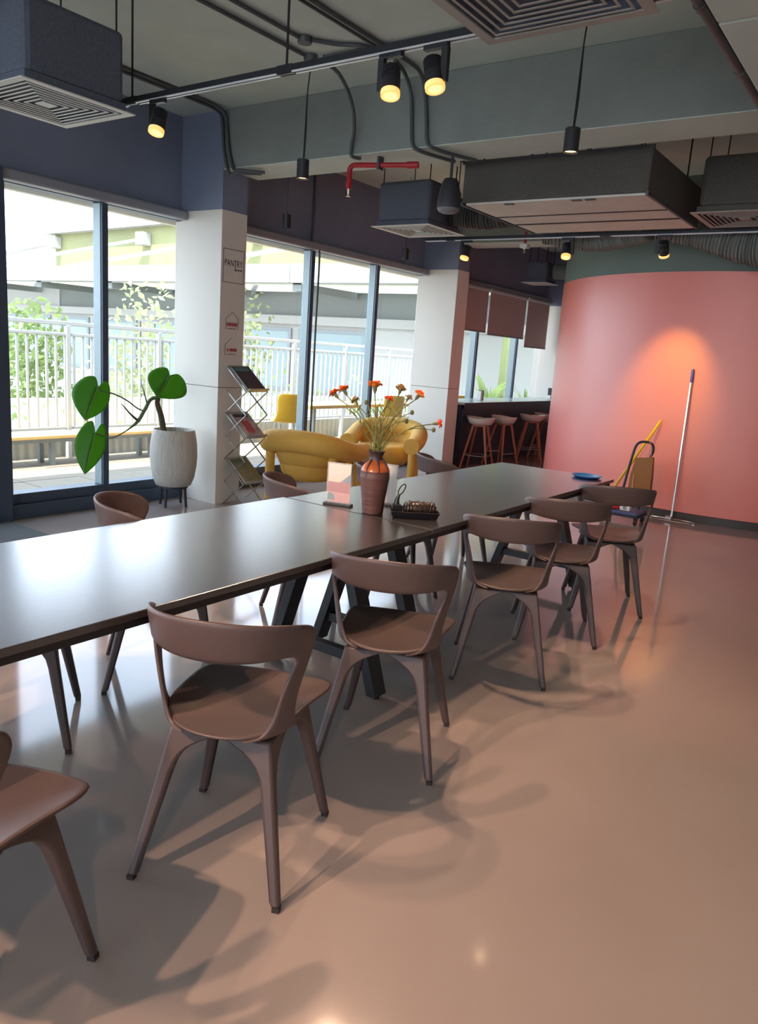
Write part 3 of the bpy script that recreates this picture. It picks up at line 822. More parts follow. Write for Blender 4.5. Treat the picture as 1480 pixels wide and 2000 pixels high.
# shallow blue dish on the far end of the table
B0 = (-1.735, 4.832, 0.74)
tag(obj('blue_dish', MB().lathe([(0.05, 0.0), (0.078, 0.003), (0.096, 0.014), (0.098, 0.016), (0.095, 0.0165), (0.076, 0.006), (0.0005, 0.005)], B0, 36, True, True), 'blue_plastic', smooth=True),
    'shallow bright blue plastic dish on the far end of the black table', 'dish')
# ------------------------------------------------------------------ by the window: pot plant
PX, PY = -5.262, 4.355
ps = thing('pot_stand', 'dark four legged stand under the grey planter', 'plant stand', (PX, PY, 0))
obj('stand_ring', MB().lathe([(0.095, 0.165), (0.125, 0.165), (0.125, 0.185), (0.095, 0.185), (0.095, 0.165)], (PX, PY, 0), 24, False, False), 'stand_dark', ps, smooth=True)
for k in range(4):
    a = math.radians(20 + 90 * k)
    obj('leg', MB().tube([(PX + 0.112 * math.cos(a), PY + 0.112 * math.sin(a), 0.18), (PX + 0.128 * math.cos(a), PY + 0.128 * math.sin(a), 0.0)], [0.014, 0.011], 8), 'stand_dark', ps, smooth=True)
pt = thing('planter', 'tall grey ribbed planter with bulging sides on a dark stand', 'planter', (PX, PY, 0.185))
prof = [(0.135, 0.0), (0.150, 0.004), (0.176, 0.07), (0.194, 0.17), (0.200, 0.26), (0.196, 0.36), (0.182, 0.455), (0.176, 0.487), (0.172, 0.490), (0.165, 0.486), (0.168, 0.42)]
rows = []
nn = 96
for r, z in prof:
    rows.append([Vector((PX + (r + (0.0016 if k % 2 and 0.01 < z < 0.47 else 0)) * math.cos(2 * math.pi * k / nn), PY + (r + (0.0016 if k % 2 and 0.01 < z < 0.47 else 0)) * math.sin(2 * math.pi * k / nn), 0.185 + z)) for k in range(nn)])
obj('pot_body', MB().loft(rows), 'pot_ceramic', pt, smooth=True, angle=70)
obj('soil', MB().lathe([(0.166, 0.615), (0.1, 0.625), (0.01, 0.628)], (PX, PY, 0), 24), 'soil', pt, smooth=True)
pl = thing('potted_plant', 'large leaved plant with a bare bent branch in the grey planter', 'plant', (-5.28, 4.255, 0.61))
TR0 = [(-5.275, 4.27, 0.60), (-5.28, 4.255, 0.673), (-5.292, 4.237, 0.793), (-5.305, 4.209, 0.894), (-5.318, 4.229, 0.952), (-5.33, 4.212, 1.027)]
obj('trunk', MB().tube(bez(TR0, 5), [0.030 - 0.0006 * i - (0.012 if i > 20 else 0) for i in range(26)], 10), 'bark', pl, smooth=True)
BR = [(-5.31, 4.226, 0.943), (-5.33, 4.161, 0.926), (-5.34, 4.108, 0.841), (-5.35, 4.051, 0.749), (-5.36, 3.983, 0.692), (-5.37, 3.893, 0.64), (-5.38, 3.804, 0.61), (-5.39, 3.736, 0.629), (-5.4, 3.673, 0.651)]
cv = bez(BR, 5)
obj('branch', MB().tube(cv, [0.016 if i < 16 else max(0.0055, 0.016 - 0.0014 * (i - 15)) for i in range(len(cv))], 8), 'twig_green', pl, smooth=True)
obj('petiole', MB().tube(bez([(-5.335, 4.094, 0.83), (-5.352, 4.037, 0.854), (-5.369, 3.95, 0.916), (-5.386, 3.838, 0.968), (-5.403, 3.747, 0.987), (-5.42, 3.716, 1.018)], 5), 0.006, 7), 'twig_green', pl, smooth=True)
obj('twig', MB().tube(bez([(-5.35, 4.051, 0.745), (-5.35, 3.976, 0.802), (-5.36, 3.89, 0.893)], 5), [0.013 - 0.001 * i for i in range(11)], 7), 'bark', pl, smooth=True)
obj('twig', MB().tube([(-5.336, 4.13, 0.88), (-5.33, 4.095, 0.977), (-5.33, 4.069, 1.051)], [0.007, 0.005, 0.002], 6), 'twig_green', pl, smooth=True)
obj('petiole', MB().tube([(-5.325, 4.20, 0.97), (-5.315, 4.27, 1.06), (-5.305, 4.335, 1.128)], 0.006, 7), 'twig_green', pl, smooth=True)
def heart_leaf(base, tip, w, face, fold, cup=0.1, left=1.0, right=1.0):
    """heart-shaped leaf: base = where the stalk joins, folded along its midrib"""
    base, tip = Vector(base), Vector(tip); d = tip - base; L = d.length; d.normalize()
    nrm = Vector(face); nrm = (nrm - d * nrm.dot(d)).normalized(); s = d.cross(nrm)
    outl = [(-0.02, 0.0), (-0.24, 0.22), (-0.27, 0.42), (-0.18, 0.68), (0.02, 0.90), (0.25, 1.0), (0.48, 0.90), (0.70, 0.62), (0.88, 0.28), (1.0, 0.0)]
    ocv = bez([(a, b, 0) for a, b in outl], 3)
    rows = []
    for k in range(7):
        q = k / 6
        for_side = []
        rows.append(for_side)
    def pt(u, v, side):
        ww = w * v * (left if side < 0 else right)
        h = -abs(v) * fold * w + cup * w * (v * v) - 0.10 * L * max(0.0, u) ** 2
        return base + d * (u * L) + s * (side * ww) + nrm * h
    mb = MB()
    for side in (-1, 1):
        rr = []
        for p in ocv:
            m = min(max(p.x, 0.0), 1.0) if p.x > 0 else 0.0
            rr.append([pt(m + (p.x - m) * (j / 5) ** 1.3, p.y * j / 5, side) for j in range(6)])
        g = MB().grid(rr)
        if side > 0: g.f = [tuple(reversed(q)) for q in g.f]
        mb.add(g.v, g.f)
    return mb, [pt(u, 0, 1) + nrm * 0.002 for u in (0.0, 0.25, 0.5, 0.75, 0.98)]
for base, tip, w, face, fold, cup, le, ri in [((-5.42, 3.716, 1.018), (-5.40, 3.584, 0.765), 0.155, (0.95, -0.55, 0.30), 0.45, 0.1, 0.75, 1.1),
                                              ((-5.40, 3.673, 0.651), (-5.38, 3.566, 0.33), 0.125, (0.95, -0.45, 0.35), 0.40, 0.15, 0.85, 1.05),
                                              ((-5.305, 4.335, 1.128), (-5.27, 4.189, 0.955), 0.165, (0.85, -0.40, 0.55), 0.35, 0.1, 1.15, 0.95)]:
    mb, rib = heart_leaf(base, tip, w, face, fold, cup, le, ri)
    lf = obj('leaf', mb, 'leaf_green', pl, smooth=True, solid=0.0015, angle=80)
    obj('midrib', MB().tube(rib, [0.004, 0.0035, 0.003, 0.002, 0.001], 6), 'leaf_vein', lf, smooth=True)

# ------------------------------------------------------------------ magazine rack
rk = thing('magazine_rack', 'folding chrome zigzag magazine rack beside the first white column', 'magazine rack', (-4.93, 4.88, 0))
XB, XF, Y0, Y1 = -5.05, -4.80, 4.75, 5.01
hs = [0.012 + 0.204 * k for k in range(7)]
for y in (Y0, Y1):
    for start in (0, 1):
        for k in range(6 if start == 0 else 5):
            xa, xb = (XB, XF) if (k + start) % 2 == 0 else (XF, XB)
            obj('scissor_bar', MB().bar((xa, y + (0.006 if start else 0), hs[k]), (xb, y + (0.006 if start else 0), hs[k + 1]), 0.006, 0.014, (0, 1, 0)), 'rack_metal', rk)
mags = [('magazine_collage', 'magazine with a crowded photo cover on the bottom tier', 1, 2), ('magazine_white', 'pale magazine with a dark red flower on the middle tier', 3, 4), ('magazine_teal', 'dark teal magazine on the top tier of the rack', 5, 6)]
for mm, lb, i, j in mags:
    zf, zb = hs[i], hs[j]
    d = Vector((XB - XF, 0, zb - zf)); L = d.length; d.normalize(); nrm = Vector((d.z, 0, -d.x))
    if nrm.z < 0: nrm = -nrm
    p0 = Vector((XF, 0, zf))
    def slab(a0, a1, h0, h1, ya, yb):
        vs = []
        for h in (h0, h1):
            for a, y in ((a0, ya), (a1, ya), (a1, yb), (a0, yb)):
                q = p0 + d * a + nrm * h; vs.append((q.x, y, q.z))
        return MB().add(vs, [(0, 3, 2, 1), (4, 5, 6, 7), (0, 1, 5, 4), (1, 2, 6, 5), (2, 3, 7, 6), (3, 0, 4, 7)])
    sh = obj('shelf', slab(0.0, L, 0.004, 0.010, Y0 + 0.012, Y1 - 0.006), 'rack_metal', rk)
    obj('shelf_lip', slab(-0.004, 0.004, 0.004, 0.040, Y0 + 0.012, Y1 - 0.006), 'rack_metal', sh)
    mg = thing('magazine', lb, 'magazine', p0 + Vector((0, Y0 + 0.03, 0.012)), 0, 'magazines on the zigzag rack')
    obj('pages', slab(0.008, 0.295, 0.0105, 0.0165, Y0 + 0.026, Y1 - 0.022), 'paper', mg)
    cvr = obj('cover', slab(0.007, 0.297, 0.0165, 0.0180, Y0 + 0.024, Y1 - 0.020), mm, mg)
    obj('title_strip', slab(0.245, 0.285, 0.0181, 0.0186, Y0 + 0.04, Y1 - 0.05), 'leaf_garden' if mm == 'magazine_collage' else ('sign_ink' if mm == 'magazine_white' else 'print_teal'), cvr)
    if mm == 'magazine_white':
        obj('cover_picture', slab(0.06, 0.20, 0.0181, 0.0186, Y0 + 0.08, Y1 - 0.09), 'sign_red', cvr)

# ------------------------------------------------------------------ yellow tube armchairs
def make_sofa():
    t = thing('tube_armchair', 'x', 'armchair', (0, 0, 0), 0, 'yellow tube armchairs')
    pts = [(-0.36, 0.42, 0.455), (-0.37, 0.25, 0.462), (-0.375, 0.0, 0.490), (-0.345, -0.25, 0.545), (-0.215, -0.375, 0.58), (0.0, -0.41, 0.59),
           (0.215, -0.375, 0.58), (0.345, -0.25, 0.545), (0.375, 0.0, 0.490), (0.37, 0.25, 0.462), (0.36, 0.42, 0.455)]
    cv = bez(pts, 5)
    n = len(cv)
    r = [0.090 + 0.018 * math.sin(math.pi * i / (n - 1)) ** 2 for i in range(n)]
    obj('tube_back', MB().tube(cv, r, 20), 'sofa_yellow', t, smooth=True, angle=50)
    # seat bowl
    rows = []
    for i, (k, z) in enumerate(((0.05, 0.17), (0.45, 0.175), (0.75, 0.20), (0.93, 0.26), (1.0, 0.34), (0.97, 0.40), (0.85, 0.425), (0.5, 0.415), (0.04, 0.405))):
        rows.append([Vector((0.315 * k * math.cos(a), 0.02 + 0.39 * k * math.sin(a), z)) for a in [2 * math.pi * j / 36 for j in range(36)]])
    obj('seat', MB().loft(rows), 'sofa_yellow', t, smooth=True, angle=70)
    # the inner back: bowl wall from seat up to the tube
    rows = []
    for j in range(29):
        a = math.radians(200 + 140 * j / 28)
        c, s = math.cos(a), math.sin(a)
        rows.append([Vector((0.285 * c, 0.02 + 0.35 * s, 0.33)), Vector((0.325 * c, 0.02 + 0.385 * s, 0.42)), Vector((0.35 * c, 0.0 + 0.40 * s, 0.54))])
    obj('back_panel', MB().grid(rows), 'sofa_yellow', t, smooth=True, solid=0.05, solid_off=0.0)
    for sx in (-1, 1):
        for y, zt in ((0.30, 0.45), (-0.27, 0.52)):
            x = 0.362 if y > 0 else 0.325
            obj('leg', MB().tube([(sx * x, y, 0.0), (sx * x, y, zt)], 0.045, 16), 'sofa_yellow', t, smooth=True)
    return t
sf = make_sofa()
s2 = copy_tree(sf)
sf['label'] = 'yellow tube armchair seen from behind, right of the magazine rack'
sf.location = (-4.79, 5.67, 0); sf.rotation_euler = (0, 0, math.radians(16))
s2['label'] = 'yellow tube armchair facing the table with both round arm ends in view'
s2.location = (-5.03, 7.24, 0); s2.rotation_euler = (0, 0, math.radians(205))

# ------------------------------------------------------------------ entrance mat
tag(obj('floor_mat', MB().box(-5.52, -4.55, 1.0, 2.98, 0.0, 0.012), 'mat_grey', bevel=0.003), 'grey ribbed entrance mat on the floor below the left window', 'mat')

# ------------------------------------------------------------------ signs on the first column (room side face, x = -5.08)
def text_mesh(s, size, shear=0.0):
    cu = bpy.data.curves.new('lettering', 'FONT'); cu.body = s; cu.size = size; cu.extrude = 0.0008; cu.shear = shear
    o = bpy.data.objects.new('lettering', cu); COL.objects.link(o)
    dg = bpy.context.evaluated_depsgraph_get()
    me = bpy.data.meshes.new_from_object(o.evaluated_get(dg))
    vs = [v.co.copy() for v in me.vertices]; fs = [tuple(p.vertices) for p in me.polygons]
    bpy.data.objects.remove(o); bpy.data.meshes.remove(me); bpy.data.curves.remove(cu)
    return vs, fs
def on_column(vs, y0, z0, sx=1.0, sz=1.0, dx=0.0):
    """text lies in the y-z plane of the column face, reading along +y"""
    return [Vector((-5.0795 + dx + p.z, y0 + p.x * sx, z0 + p.y * sz)) for p in vs]
sg = thing('pantry_sign', 'PANTRY name panel high on the first column', 'sign', (-5.08, 4.825, 1.94))
obj('panel', MB().box(-5.08, -5.078, 4.70, 4.945, 1.945, 2.225), 'white_paint', sg)
bd_ = MB()
for a, b, c, d in ((4.70, 4.945, 2.219, 2.225), (4.70, 4.945, 1.945, 1.951), (4.70, 4.706, 1.951, 2.219), (4.939, 4.945, 1.951, 2.219)):
    bd_.box(-5.079, -5.0765, a, b, c, d)
obj('border', bd_, 'sign_line', sg)
vs_, fs_ = text_mesh('PANTRY', 0.075)
wd = max(p.x for p in vs_)
obj('lettering', MB().add(on_column(vs_, 4.716, 2.085, 0.212 / wd, 1.0, 0.002), fs_), 'sign_ink', sg)
tc_ = 4.716 + 0.212 / wd * (max(p.x for p in text_mesh('PAN', 0.075)[0]) + max(p.x for p in text_mesh('PANT', 0.075)[0]) + 0.002) / 2
obj('letter_stem', MB().box(-5.078, -5.0765, tc_ - 0.003, tc_ + 0.003, 2.045, 2.136), 'sign_ink', sg)
sf_ = MB()
for k, w in enumerate((0.03, 0.034, 0.03)):
    sf_.box(-5.078, -5.0765, 4.845 + k * 0.028, 4.845 + k * 0.028 + 0.020, 2.052, 2.064)
obj('small_line', sf_, 'sign_ink', sg)
def house_graphic(label, z0, w, h, full, red):
    g = thing('house_decal', label, 'decal', (-5.08, 4.825, z0), 0, 'house outlines on the first column')
    yc = 4.825
    pts = [(yc - w / 2, z0), (yc - w / 2, z0 + h * 0.62), (yc, z0 + h), (yc + w / 2, z0 + h * 0.62), (yc + w / 2, z0)]
    if not full: pts = pts[:3]
    obj('roof_line', MB().loft([[Vector((x, a, b)) + o for o in (Vector((0, 0, 0)), Vector((0, 0, 0.006)))] for a, b in pts for x in (-5.0785,)], caps=False) if False else
        [mb for mb in [MB()] if [mb.bar((-5.0785, p[0], p[1]), (-5.0785, q[0], q[1]), 0.0045, 0.0015, (1, 0, 0)) for p, q in zip(pts[:-1], pts[1:])]][0], 'sign_line', g)
    ln = MB()
    for y0, y1, za, zb in red: ln.box(-5.079, -5.0775, yc + y0, yc + y1, z0 + za, z0 + zb)
    obj('red_lettering', ln, 'sign_red', g)
    sm = MB()
    for k in range(5): sm.box(-5.079, -5.0775, yc - 0.05 + k * 0.021, yc - 0.05 + k * 0.021 + 0.014, z0 + red[0][2] - 0.030, z0 + red[0][2] - 0.022)
    obj('small_lettering', sm, 'sign_line', g)
house_graphic('house outline with a red bar of lettering in the middle of the first column', 1.555, 0.145, 0.145, True,
              [(-0.062 + k * 0.0157, -0.062 + k * 0.0157 + 0.012, 0.030, 0.052) for k in range(8)] + [(-0.064, 0.064, 0.055, 0.058), (-0.064, 0.064, 0.024, 0.027)])
house_graphic('half house outline with red letters lowest on the first column', 1.33, 0.15, 0.15, False,
              [(-0.05, -0.038, 0.035, 0.058)] + [(-0.018 + k * 0.017, -0.018 + k * 0.017 + 0.013, 0.035, 0.060) for k in range(5)])

# ------------------------------------------------------------------ cleaning gear by the coral wall
# steel mop with a wire frame
mp = thing('flat_mop', 'steel mop pole with purple grip leaning on the coral wall', 'mop', (-1.895, 7.86, 0))
M0, M1 = Vector((-1.895, 7.83, 0.03)), Vector((-1.925, 7.93, 1.50))
dm = (M1 - M0).normalized()
obj('pole', MB().tube([M0, M1 - dm * 0.13], 0.0115, 10), 'mop_steel', mp, smooth=True)
obj('grip', MB().tube([M1 - dm * 0.13, M1 - dm * 0.12, M1 - dm * 0.01, M1], [0.012, 0.0145, 0.0145, 0.009], 10), 'mop_purple', mp, smooth=True)
def loop(cx, cy, w, d, z, ang):
    return [Vector((cx + (w / 2) * math.copysign(abs(math.cos(a)) ** 0.7, math.cos(a)) * math.cos(ang) - (d / 2) * math.copysign(abs(math.sin(a)) ** 0.7, math.sin(a)) * math.sin(ang),
                    cy + (w / 2) * math.copysign(abs(math.cos(a)) ** 0.7, math.cos(a)) * math.sin(ang) + (d / 2) * math.copysign(abs(math.sin(a)) ** 0.7, math.sin(a)) * math.cos(ang), z)) for a in [2 * math.pi * k / 28 for k in range(28)]]
obj('wire_loop', MB().tube(loop(-1.89, 7.80, 0.47, 0.14, 0.012, 0.06), 0.006, 7, closed=True), 'mop_steel', mp, smooth=True)
for k in range(3):
    y = 7.77 + k * 0.028
    obj('clamp_wire', MB().tube([(-1.91, y, 0.016), (-1.83, y - 0.012, 0.022), (-1.79, y - 0.004, 0.016)], 0.004, 6), 'mop_steel', mp, smooth=True)
obj('clamp_plate', MB().box(-1.94, -1.88, 7.76, 7.86, 0.006, 0.05), 'mop_steel', mp, bevel=0.004)
# yellow pole
yp = thing('yellow_broom', 'yellow broom handle leaning behind the hand cart', 'broom', (-2.46, 7.62, 0))
Ya, Yb = Vector((-2.545, 7.56, 0.04)), Vector((-2.155, 7.93, 0.98))
dy_ = (Yb - Ya).normalized()
obj('handle', MB().tube([Ya, Yb - dy_ * 0.04, Yb], [0.014, 0.014, 0.006], 10), 'mop_yellow', yp, smooth=True)
obj('brush_head', MB().box(-2.66, -2.44, 7.52, 7.60, 0.0, 0.05), 'mop_yellow', yp, bevel=0.01)
# folding hand cart
hc = thing('hand_cart', 'small folding hand cart with black tube handle and blue grey deck', 'cart', (-2.2, 7.45, 0))
hp = [(-2.335, 7.50, 0.10), (-2.30, 7.53, 0.45), (-2.275, 7.555, 0.66), (-2.255, 7.56, 0.735), (-2.215, 7.562, 0.768), (-2.15, 7.565, 0.772), (-2.105, 7.56, 0.755), (-2.088, 7.558, 0.70), (-2.105, 7.55, 0.62), (-2.115, 7.53, 0.45), (-2.14, 7.50, 0.10)]
obj('handle', MB().tube(bez(hp, 4), 0.0125, 10), 'black_metal', hc, smooth=True)
obj('deck', MB().box(-2.42, -2.06, 7.22, 7.52, 0.085, 0.12), 'cart_plastic', hc, bevel=0.01)
obj('deck_edge', MB().box(-2.43, -2.05, 7.21, 7.53, 0.07, 0.085), 'black_metal', hc)
for x in (-2.40, -2.08):
    for y in (7.26, 7.48):
        w = obj('wheel', MB().lathe([(0.034, -0.011), (0.036, -0.006), (0.036, 0.006), (0.034, 0.011)], (0, 0, 0), 18).xform(Matrix.Translation((x, y, 0.036)) @ Matrix.Rotation(math.pi / 2, 4, 'Y')), 'black_metal', hc, smooth=True)
        obj('fork', MB().box(x - 0.016, x + 0.016, y - 0.012, y + 0.012, 0.045, 0.072), 'cart_plastic', w)
sw = thing('socket_strip', 'white socket block lying on the hand cart deck', 'socket', (-2.20, 7.30, 0.12))
obj('body', MB().box(-2.25, -2.15, 7.27, 7.33, 0.12, 0.175), 'white_plastic', sw, bevel=0.008)
obj('socket_face', MB().lathe([(0.018, 0.0), (0.018, 0.003), (0.010, 0.003)], (0, 0, 0), 16).xform(Matrix.Translation((-2.20, 7.269, 0.148)) @ Matrix.Rotation(math.pi / 2, 4, 'X')), 'outside_frame', sw)
tag(obj('red_cloth', MB().grid([[Vector((-2.37 + 0.022 * i, 7.25 + 0.02 * j, 0.128 + 0.018 * math.sin(i * 1.3 + j) ** 2)) for i in range(6)] for j in range(6)]), 'sprinkler_red', smooth=True, solid=0.006), 'crumpled red cloth on the hand cart deck', 'cloth')
# paper bag hung on the cart handle
bg = thing('paper_bag', 'brown kraft paper bag hanging from the hand cart handle', 'bag', (-2.15, 7.53, 0.28))
obj('bag_body', MB().loft([[Vector((-2.255, 7.46, 0.27)), Vector((-2.04, 7.47, 0.27)), Vector((-2.045, 7.555, 0.27)), Vector((-2.26, 7.545, 0.27))],
                           [Vector((-2.25, 7.46, 0.45)), Vector((-2.045, 7.47, 0.45)), Vector((-2.05, 7.55, 0.45)), Vector((-2.255, 7.54, 0.45))],
                           [Vector((-2.225, 7.485, 0.615)), Vector((-2.06, 7.50, 0.64)), Vector((-2.06, 7.53, 0.64)), Vector((-2.225, 7.515, 0.615))]]), 'kraft_paper', bg, bevel=0.003)
obj('bag_gusset', MB().box(-2.218, -2.205, 7.455, 7.459, 0.275, 0.46), 'kraft_light', bg)
obj('bag_string', MB().tube(bez([(-2.20, 7.50, 0.618), (-2.16, 7.52, 0.70), (-2.125, 7.55, 0.776), (-2.10, 7.53, 0.71), (-2.085, 7.51, 0.635)], 5), 0.003, 6), 'kraft_light', bg, smooth=True)

# ------------------------------------------------------------------ bar by the far windows
ct = thing('bar_counter', 'long dark bar counter with pale top under the far windows', 'counter', (-5.25, 10.8, 0))
obj('counter_body', MB().box(-5.50, -5.06, 9.0, 12.58, 0.0, 0.84), 'counter_dark', ct)
obj('counter_top', MB().box(-5.55, -4.98, 8.96, 12.58, 0.84, 0.872), 'counter_top', ct, bevel=0.004)
obj('counter_edge', MB().box(-4.995, -4.97, 8.96, 12.58, 0.785, 0.868), 'counter_dark', ct)
for k in range(3):
    y = 9.02 + k * 1.19
    obj('front_panel', MB().box(-5.06, -5.045, y, y + 1.18, 0.08, 0.78), 'counter_dark', ct, bevel=0.003)
for i, (y, lb) in enumerate(((9.92, 'small white charger on the bar counter near the second column'), (12.42, 'small dark and white device at the far end of the bar counter'))):
    cg = thing('counter_device', lb, 'device', (-5.3, y, 0.872), 0, 'small devices on the bar counter')
    obj('body', MB().box(-5.34, -5.26, y - 0.03, y + 0.03, 0.872, 1.00 if i == 0 else 0.93), 'white_plastic', cg, bevel=0.006)
    obj('back', MB().box(-5.34, -5.26, y + 0.03, y + 0.06, 0.872, 1.01 if i == 0 else 1.05), 'black_metal', cg, bevel=0.004)
def make_stool():
    t = thing('bar_stool', 'x', 'stool', (0, 0, 0), 0, 'bar stools at the dark counter')
    rows = []
    for k, z in ((0.03, 0.585), (0.5, 0.588), (0.8, 0.605), (0.97, 0.645), (1.0, 0.675), (0.96, 0.668), (0.8, 0.632), (0.5, 0.615), (0.03, 0.61)):
        rows.append([Vector((0.19 * k * math.cos(a), 0.165 * k * math.sin(a), z + (0.02 * abs(math.cos(a)) if k > 0.9 else 0))) for a in [2 * math.pi * j / 32 for j in range(32)]])
    obj('seat', MB().loft(rows), 'stool_seat', t, smooth=True, angle=80)
    obj('seat_plate', MB().lathe([(0.10, 0.572), (0.10, 0.588)], (0, 0, 0), 20), 'stool_wood', t)
    ft = []
    for sx in (-1, 1):
        for sy in (-1, 1):
            obj('leg', MB().tube([(sx * 0.075, sy * 0.075, 0.585), (sx * 0.185, sy * 0.17, 0.0)], [0.018, 0.012], 8), 'stool_wood', t, smooth=True)
            ft.append(Vector((sx * 0.151, sy * 0.141, 0.18)))
    for a, b in ((0, 1), (1, 3), (3, 2), (2, 0)):
        obj('foot_rail', MB().tube([ft[a], ft[b]], 0.006, 6), 'rack_metal', t, smooth=True)
    return t
st = make_stool()
for i, (x, y, a, lb) in enumerate(((-4.83, 9.15, 12, 'bar stool with pale seat standing closest to the second column'), (-4.80, 9.78, -15, 'bar stool with pale seat second from the second column'),
                                   (-4.80, 10.72, 30, 'bar stool with pale seat third along the dark counter'), (-4.80, 11.25, 5, 'bar stool furthest along the counter, half hidden by the coral wall'))):
    o = st if i == 0 else copy_tree(st)
    o.location = (x, y, 0); o.rotation_euler = (0, 0, math.radians(a)); o['label'] = lb
# roller blinds
for i, (y0, y1, zb, lb) in enumerate(((8.96, 10.27, 1.845, 'grey roller blind next to the second column'), (10.33, 11.56, 1.82, 'grey roller blind in the middle of the bar windows'), (11.63, 12.47, 1.70, 'grey roller blind pulled lowest, beside the end wall'))):
    b = thing('roller_blind', lb, 'blind', (-5.53, (y0 + y1) / 2, zb), 0, 'roller blinds at the bar windows')
    obj('blind_cloth', MB().box(-5.492, -5.488, y0, y1, zb + 0.01, 2.43), 'blind_fabric', b)
    obj('bottom_bar', MB().box(-5.498, -5.482, y0, y1, zb - 0.012, zb + 0.012), 'outside_frame', b, bevel=0.004)
    obj('roller', MB().tube([(-5.49, y0, 2.445), (-5.49, y1, 2.445)], 0.028, 14), 'rail_white', b, smooth=True)
# ------------------------------------------------------------------ air diffusers with fabric plenum boxes
def diffuser(label, cx, cy, z, half, htop, grey, n=6, fabric='duct_fabric', open_ring=1.0):
    t = thing('air_diffuser', label, 'air diffuser', (cx, cy, z), 0, 'square ceiling air diffusers')
    m = 'louver_grey' if grey else 'louver_white'
    obj('plenum_box', MB().box(cx - half + 0.04, cx + half - 0.04, cy - half + 0.04, cy + half - 0.04, z + 0.052, htop), fabric, t, bevel=0.03)
    obj('outer_frame', MB().ring(cx, cy, [(half, z + 0.006), (half, z), (half - 0.040, z), (half - 0.040, z + 0.006)]), m, t)
    obj('neck', MB().ring(cx, cy, [(half - 0.036, z + 0.006), (half - 0.040, z + 0.006), (half - 0.040, z + 0.052), (half - 0.036, z + 0.052)]), fabric, t)
    a = half - 0.060
    step = (a - 0.045) / n
    for k in range(n):
        o = a - k * step
        obj('louver', MB().ring(cx, cy, [(o, z), (o - 0.010, z), (o - 0.010, z + 0.003), (o, z + 0.003)]), m, t)
    obj('core_plate', MB().box(cx - 0.04, cx + 0.04, cy - 0.04, cy + 0.04, z, z + 0.006), m, t)
    obj('duct_throat', MB().box(cx - half + 0.045, cx + half - 0.045, cy - half + 0.045, cy + half - 0.045, z + 0.049, z + 0.0515), 'duct_fabric', t)
    for sx in (-1, 1):
        for sy in (-1, 1):
            obj('hanger_rod', MB().tube([(cx + sx * (half - 0.07), cy + sy * (half - 0.07), htop - 0.02), (cx + sx * (half - 0.07), cy + sy * (half - 0.07), 3.30)], 0.005, 6), 'cable_black', t)
    return t
diffuser('white square diffuser under a dark box at the upper left corner', -4.045, 2.475, 2.60, 0.32, 3.0, False)
diffuser('grey square diffuser cut by the top picture edge', -1.255, 2.435, 2.60, 0.315, 2.86, True)
diffuser('white square diffuser under a blue grey box beside the speaker', -4.235, 6.39, 2.60, 0.325, 3.0, False)
diffuser('grey square diffuser cut by the right picture edge beside the long duct', -1.345, 6.40, 2.60, 0.32, 3.0, True, fabric='duct_dark')
diffuser('small square diffuser far back above the bar counter', -4.86, 10.6, 2.57, 0.20, 2.86, False, 4)

# ------------------------------------------------------------------ large air handling duct
du = thing('air_duct', 'wide fabric wrapped air duct with pale underside panels hung below the beam', 'duct', (-2.48, 6.06, 2.6))
X0, X1, Y0, Y1 = -3.20, -1.77, 5.40, 6.74
obj('duct_body', MB().box(X0, X1, Y0, Y1, 2.62, 2.905), 'duct_dark', du, bevel=0.012)
for k, (a, b) in enumerate(((0.0, 0.50), (0.53, 0.84), (0.90, 1.30))):
    obj('underside_panel', MB().box(X0 + 0.03, X1 - 0.02, Y0 + 0.02 + a, Y0 + 0.02 + b, 2.604, 2.62), 'duct_panel', du, bevel=0.003)
for k, a in enumerate((0.515, 0.87)):
    obj('underside_joint', MB().box(X0 + 0.02, X1 - 0.01, Y0 + 0.02 + a - 0.014, Y0 + 0.02 + a + 0.024, 2.6025, 2.621), 'flex_dark', du)
obj('edge_strip', MB().box(X0 - 0.006, X0 + 0.012, Y0, Y1, 2.60, 2.625), 'conduit_grey', du)
obj('edge_strip', MB().box(X1 - 0.012, X1 + 0.006, Y0, Y1, 2.60, 2.625), 'conduit_grey', du)
for x in (X0 + 0.35, X1 - 0.45, X1 - 0.55):
    obj('clip', MB().box(x, x + 0.07, Y0 + 0.03, Y0 + 0.07, 2.598, 2.606), 'conduit_grey', du)
for x in (X0 + 0.1, X0 + 0.5, X1 - 0.5, X1 - 0.1):
    for y in (Y0 + 0.12, Y1 - 0.12):
        obj('hanger_rod', MB().tube([(x, y, 2.89), (x, y, 3.30)], 0.007, 6), 'cable_black', du)
obj('top_rail', MB().box(X0 - 0.01, X1 + 0.01, Y0 - 0.012, Y0 + 0.012, 2.895, 2.915), 'conduit_grey', du)

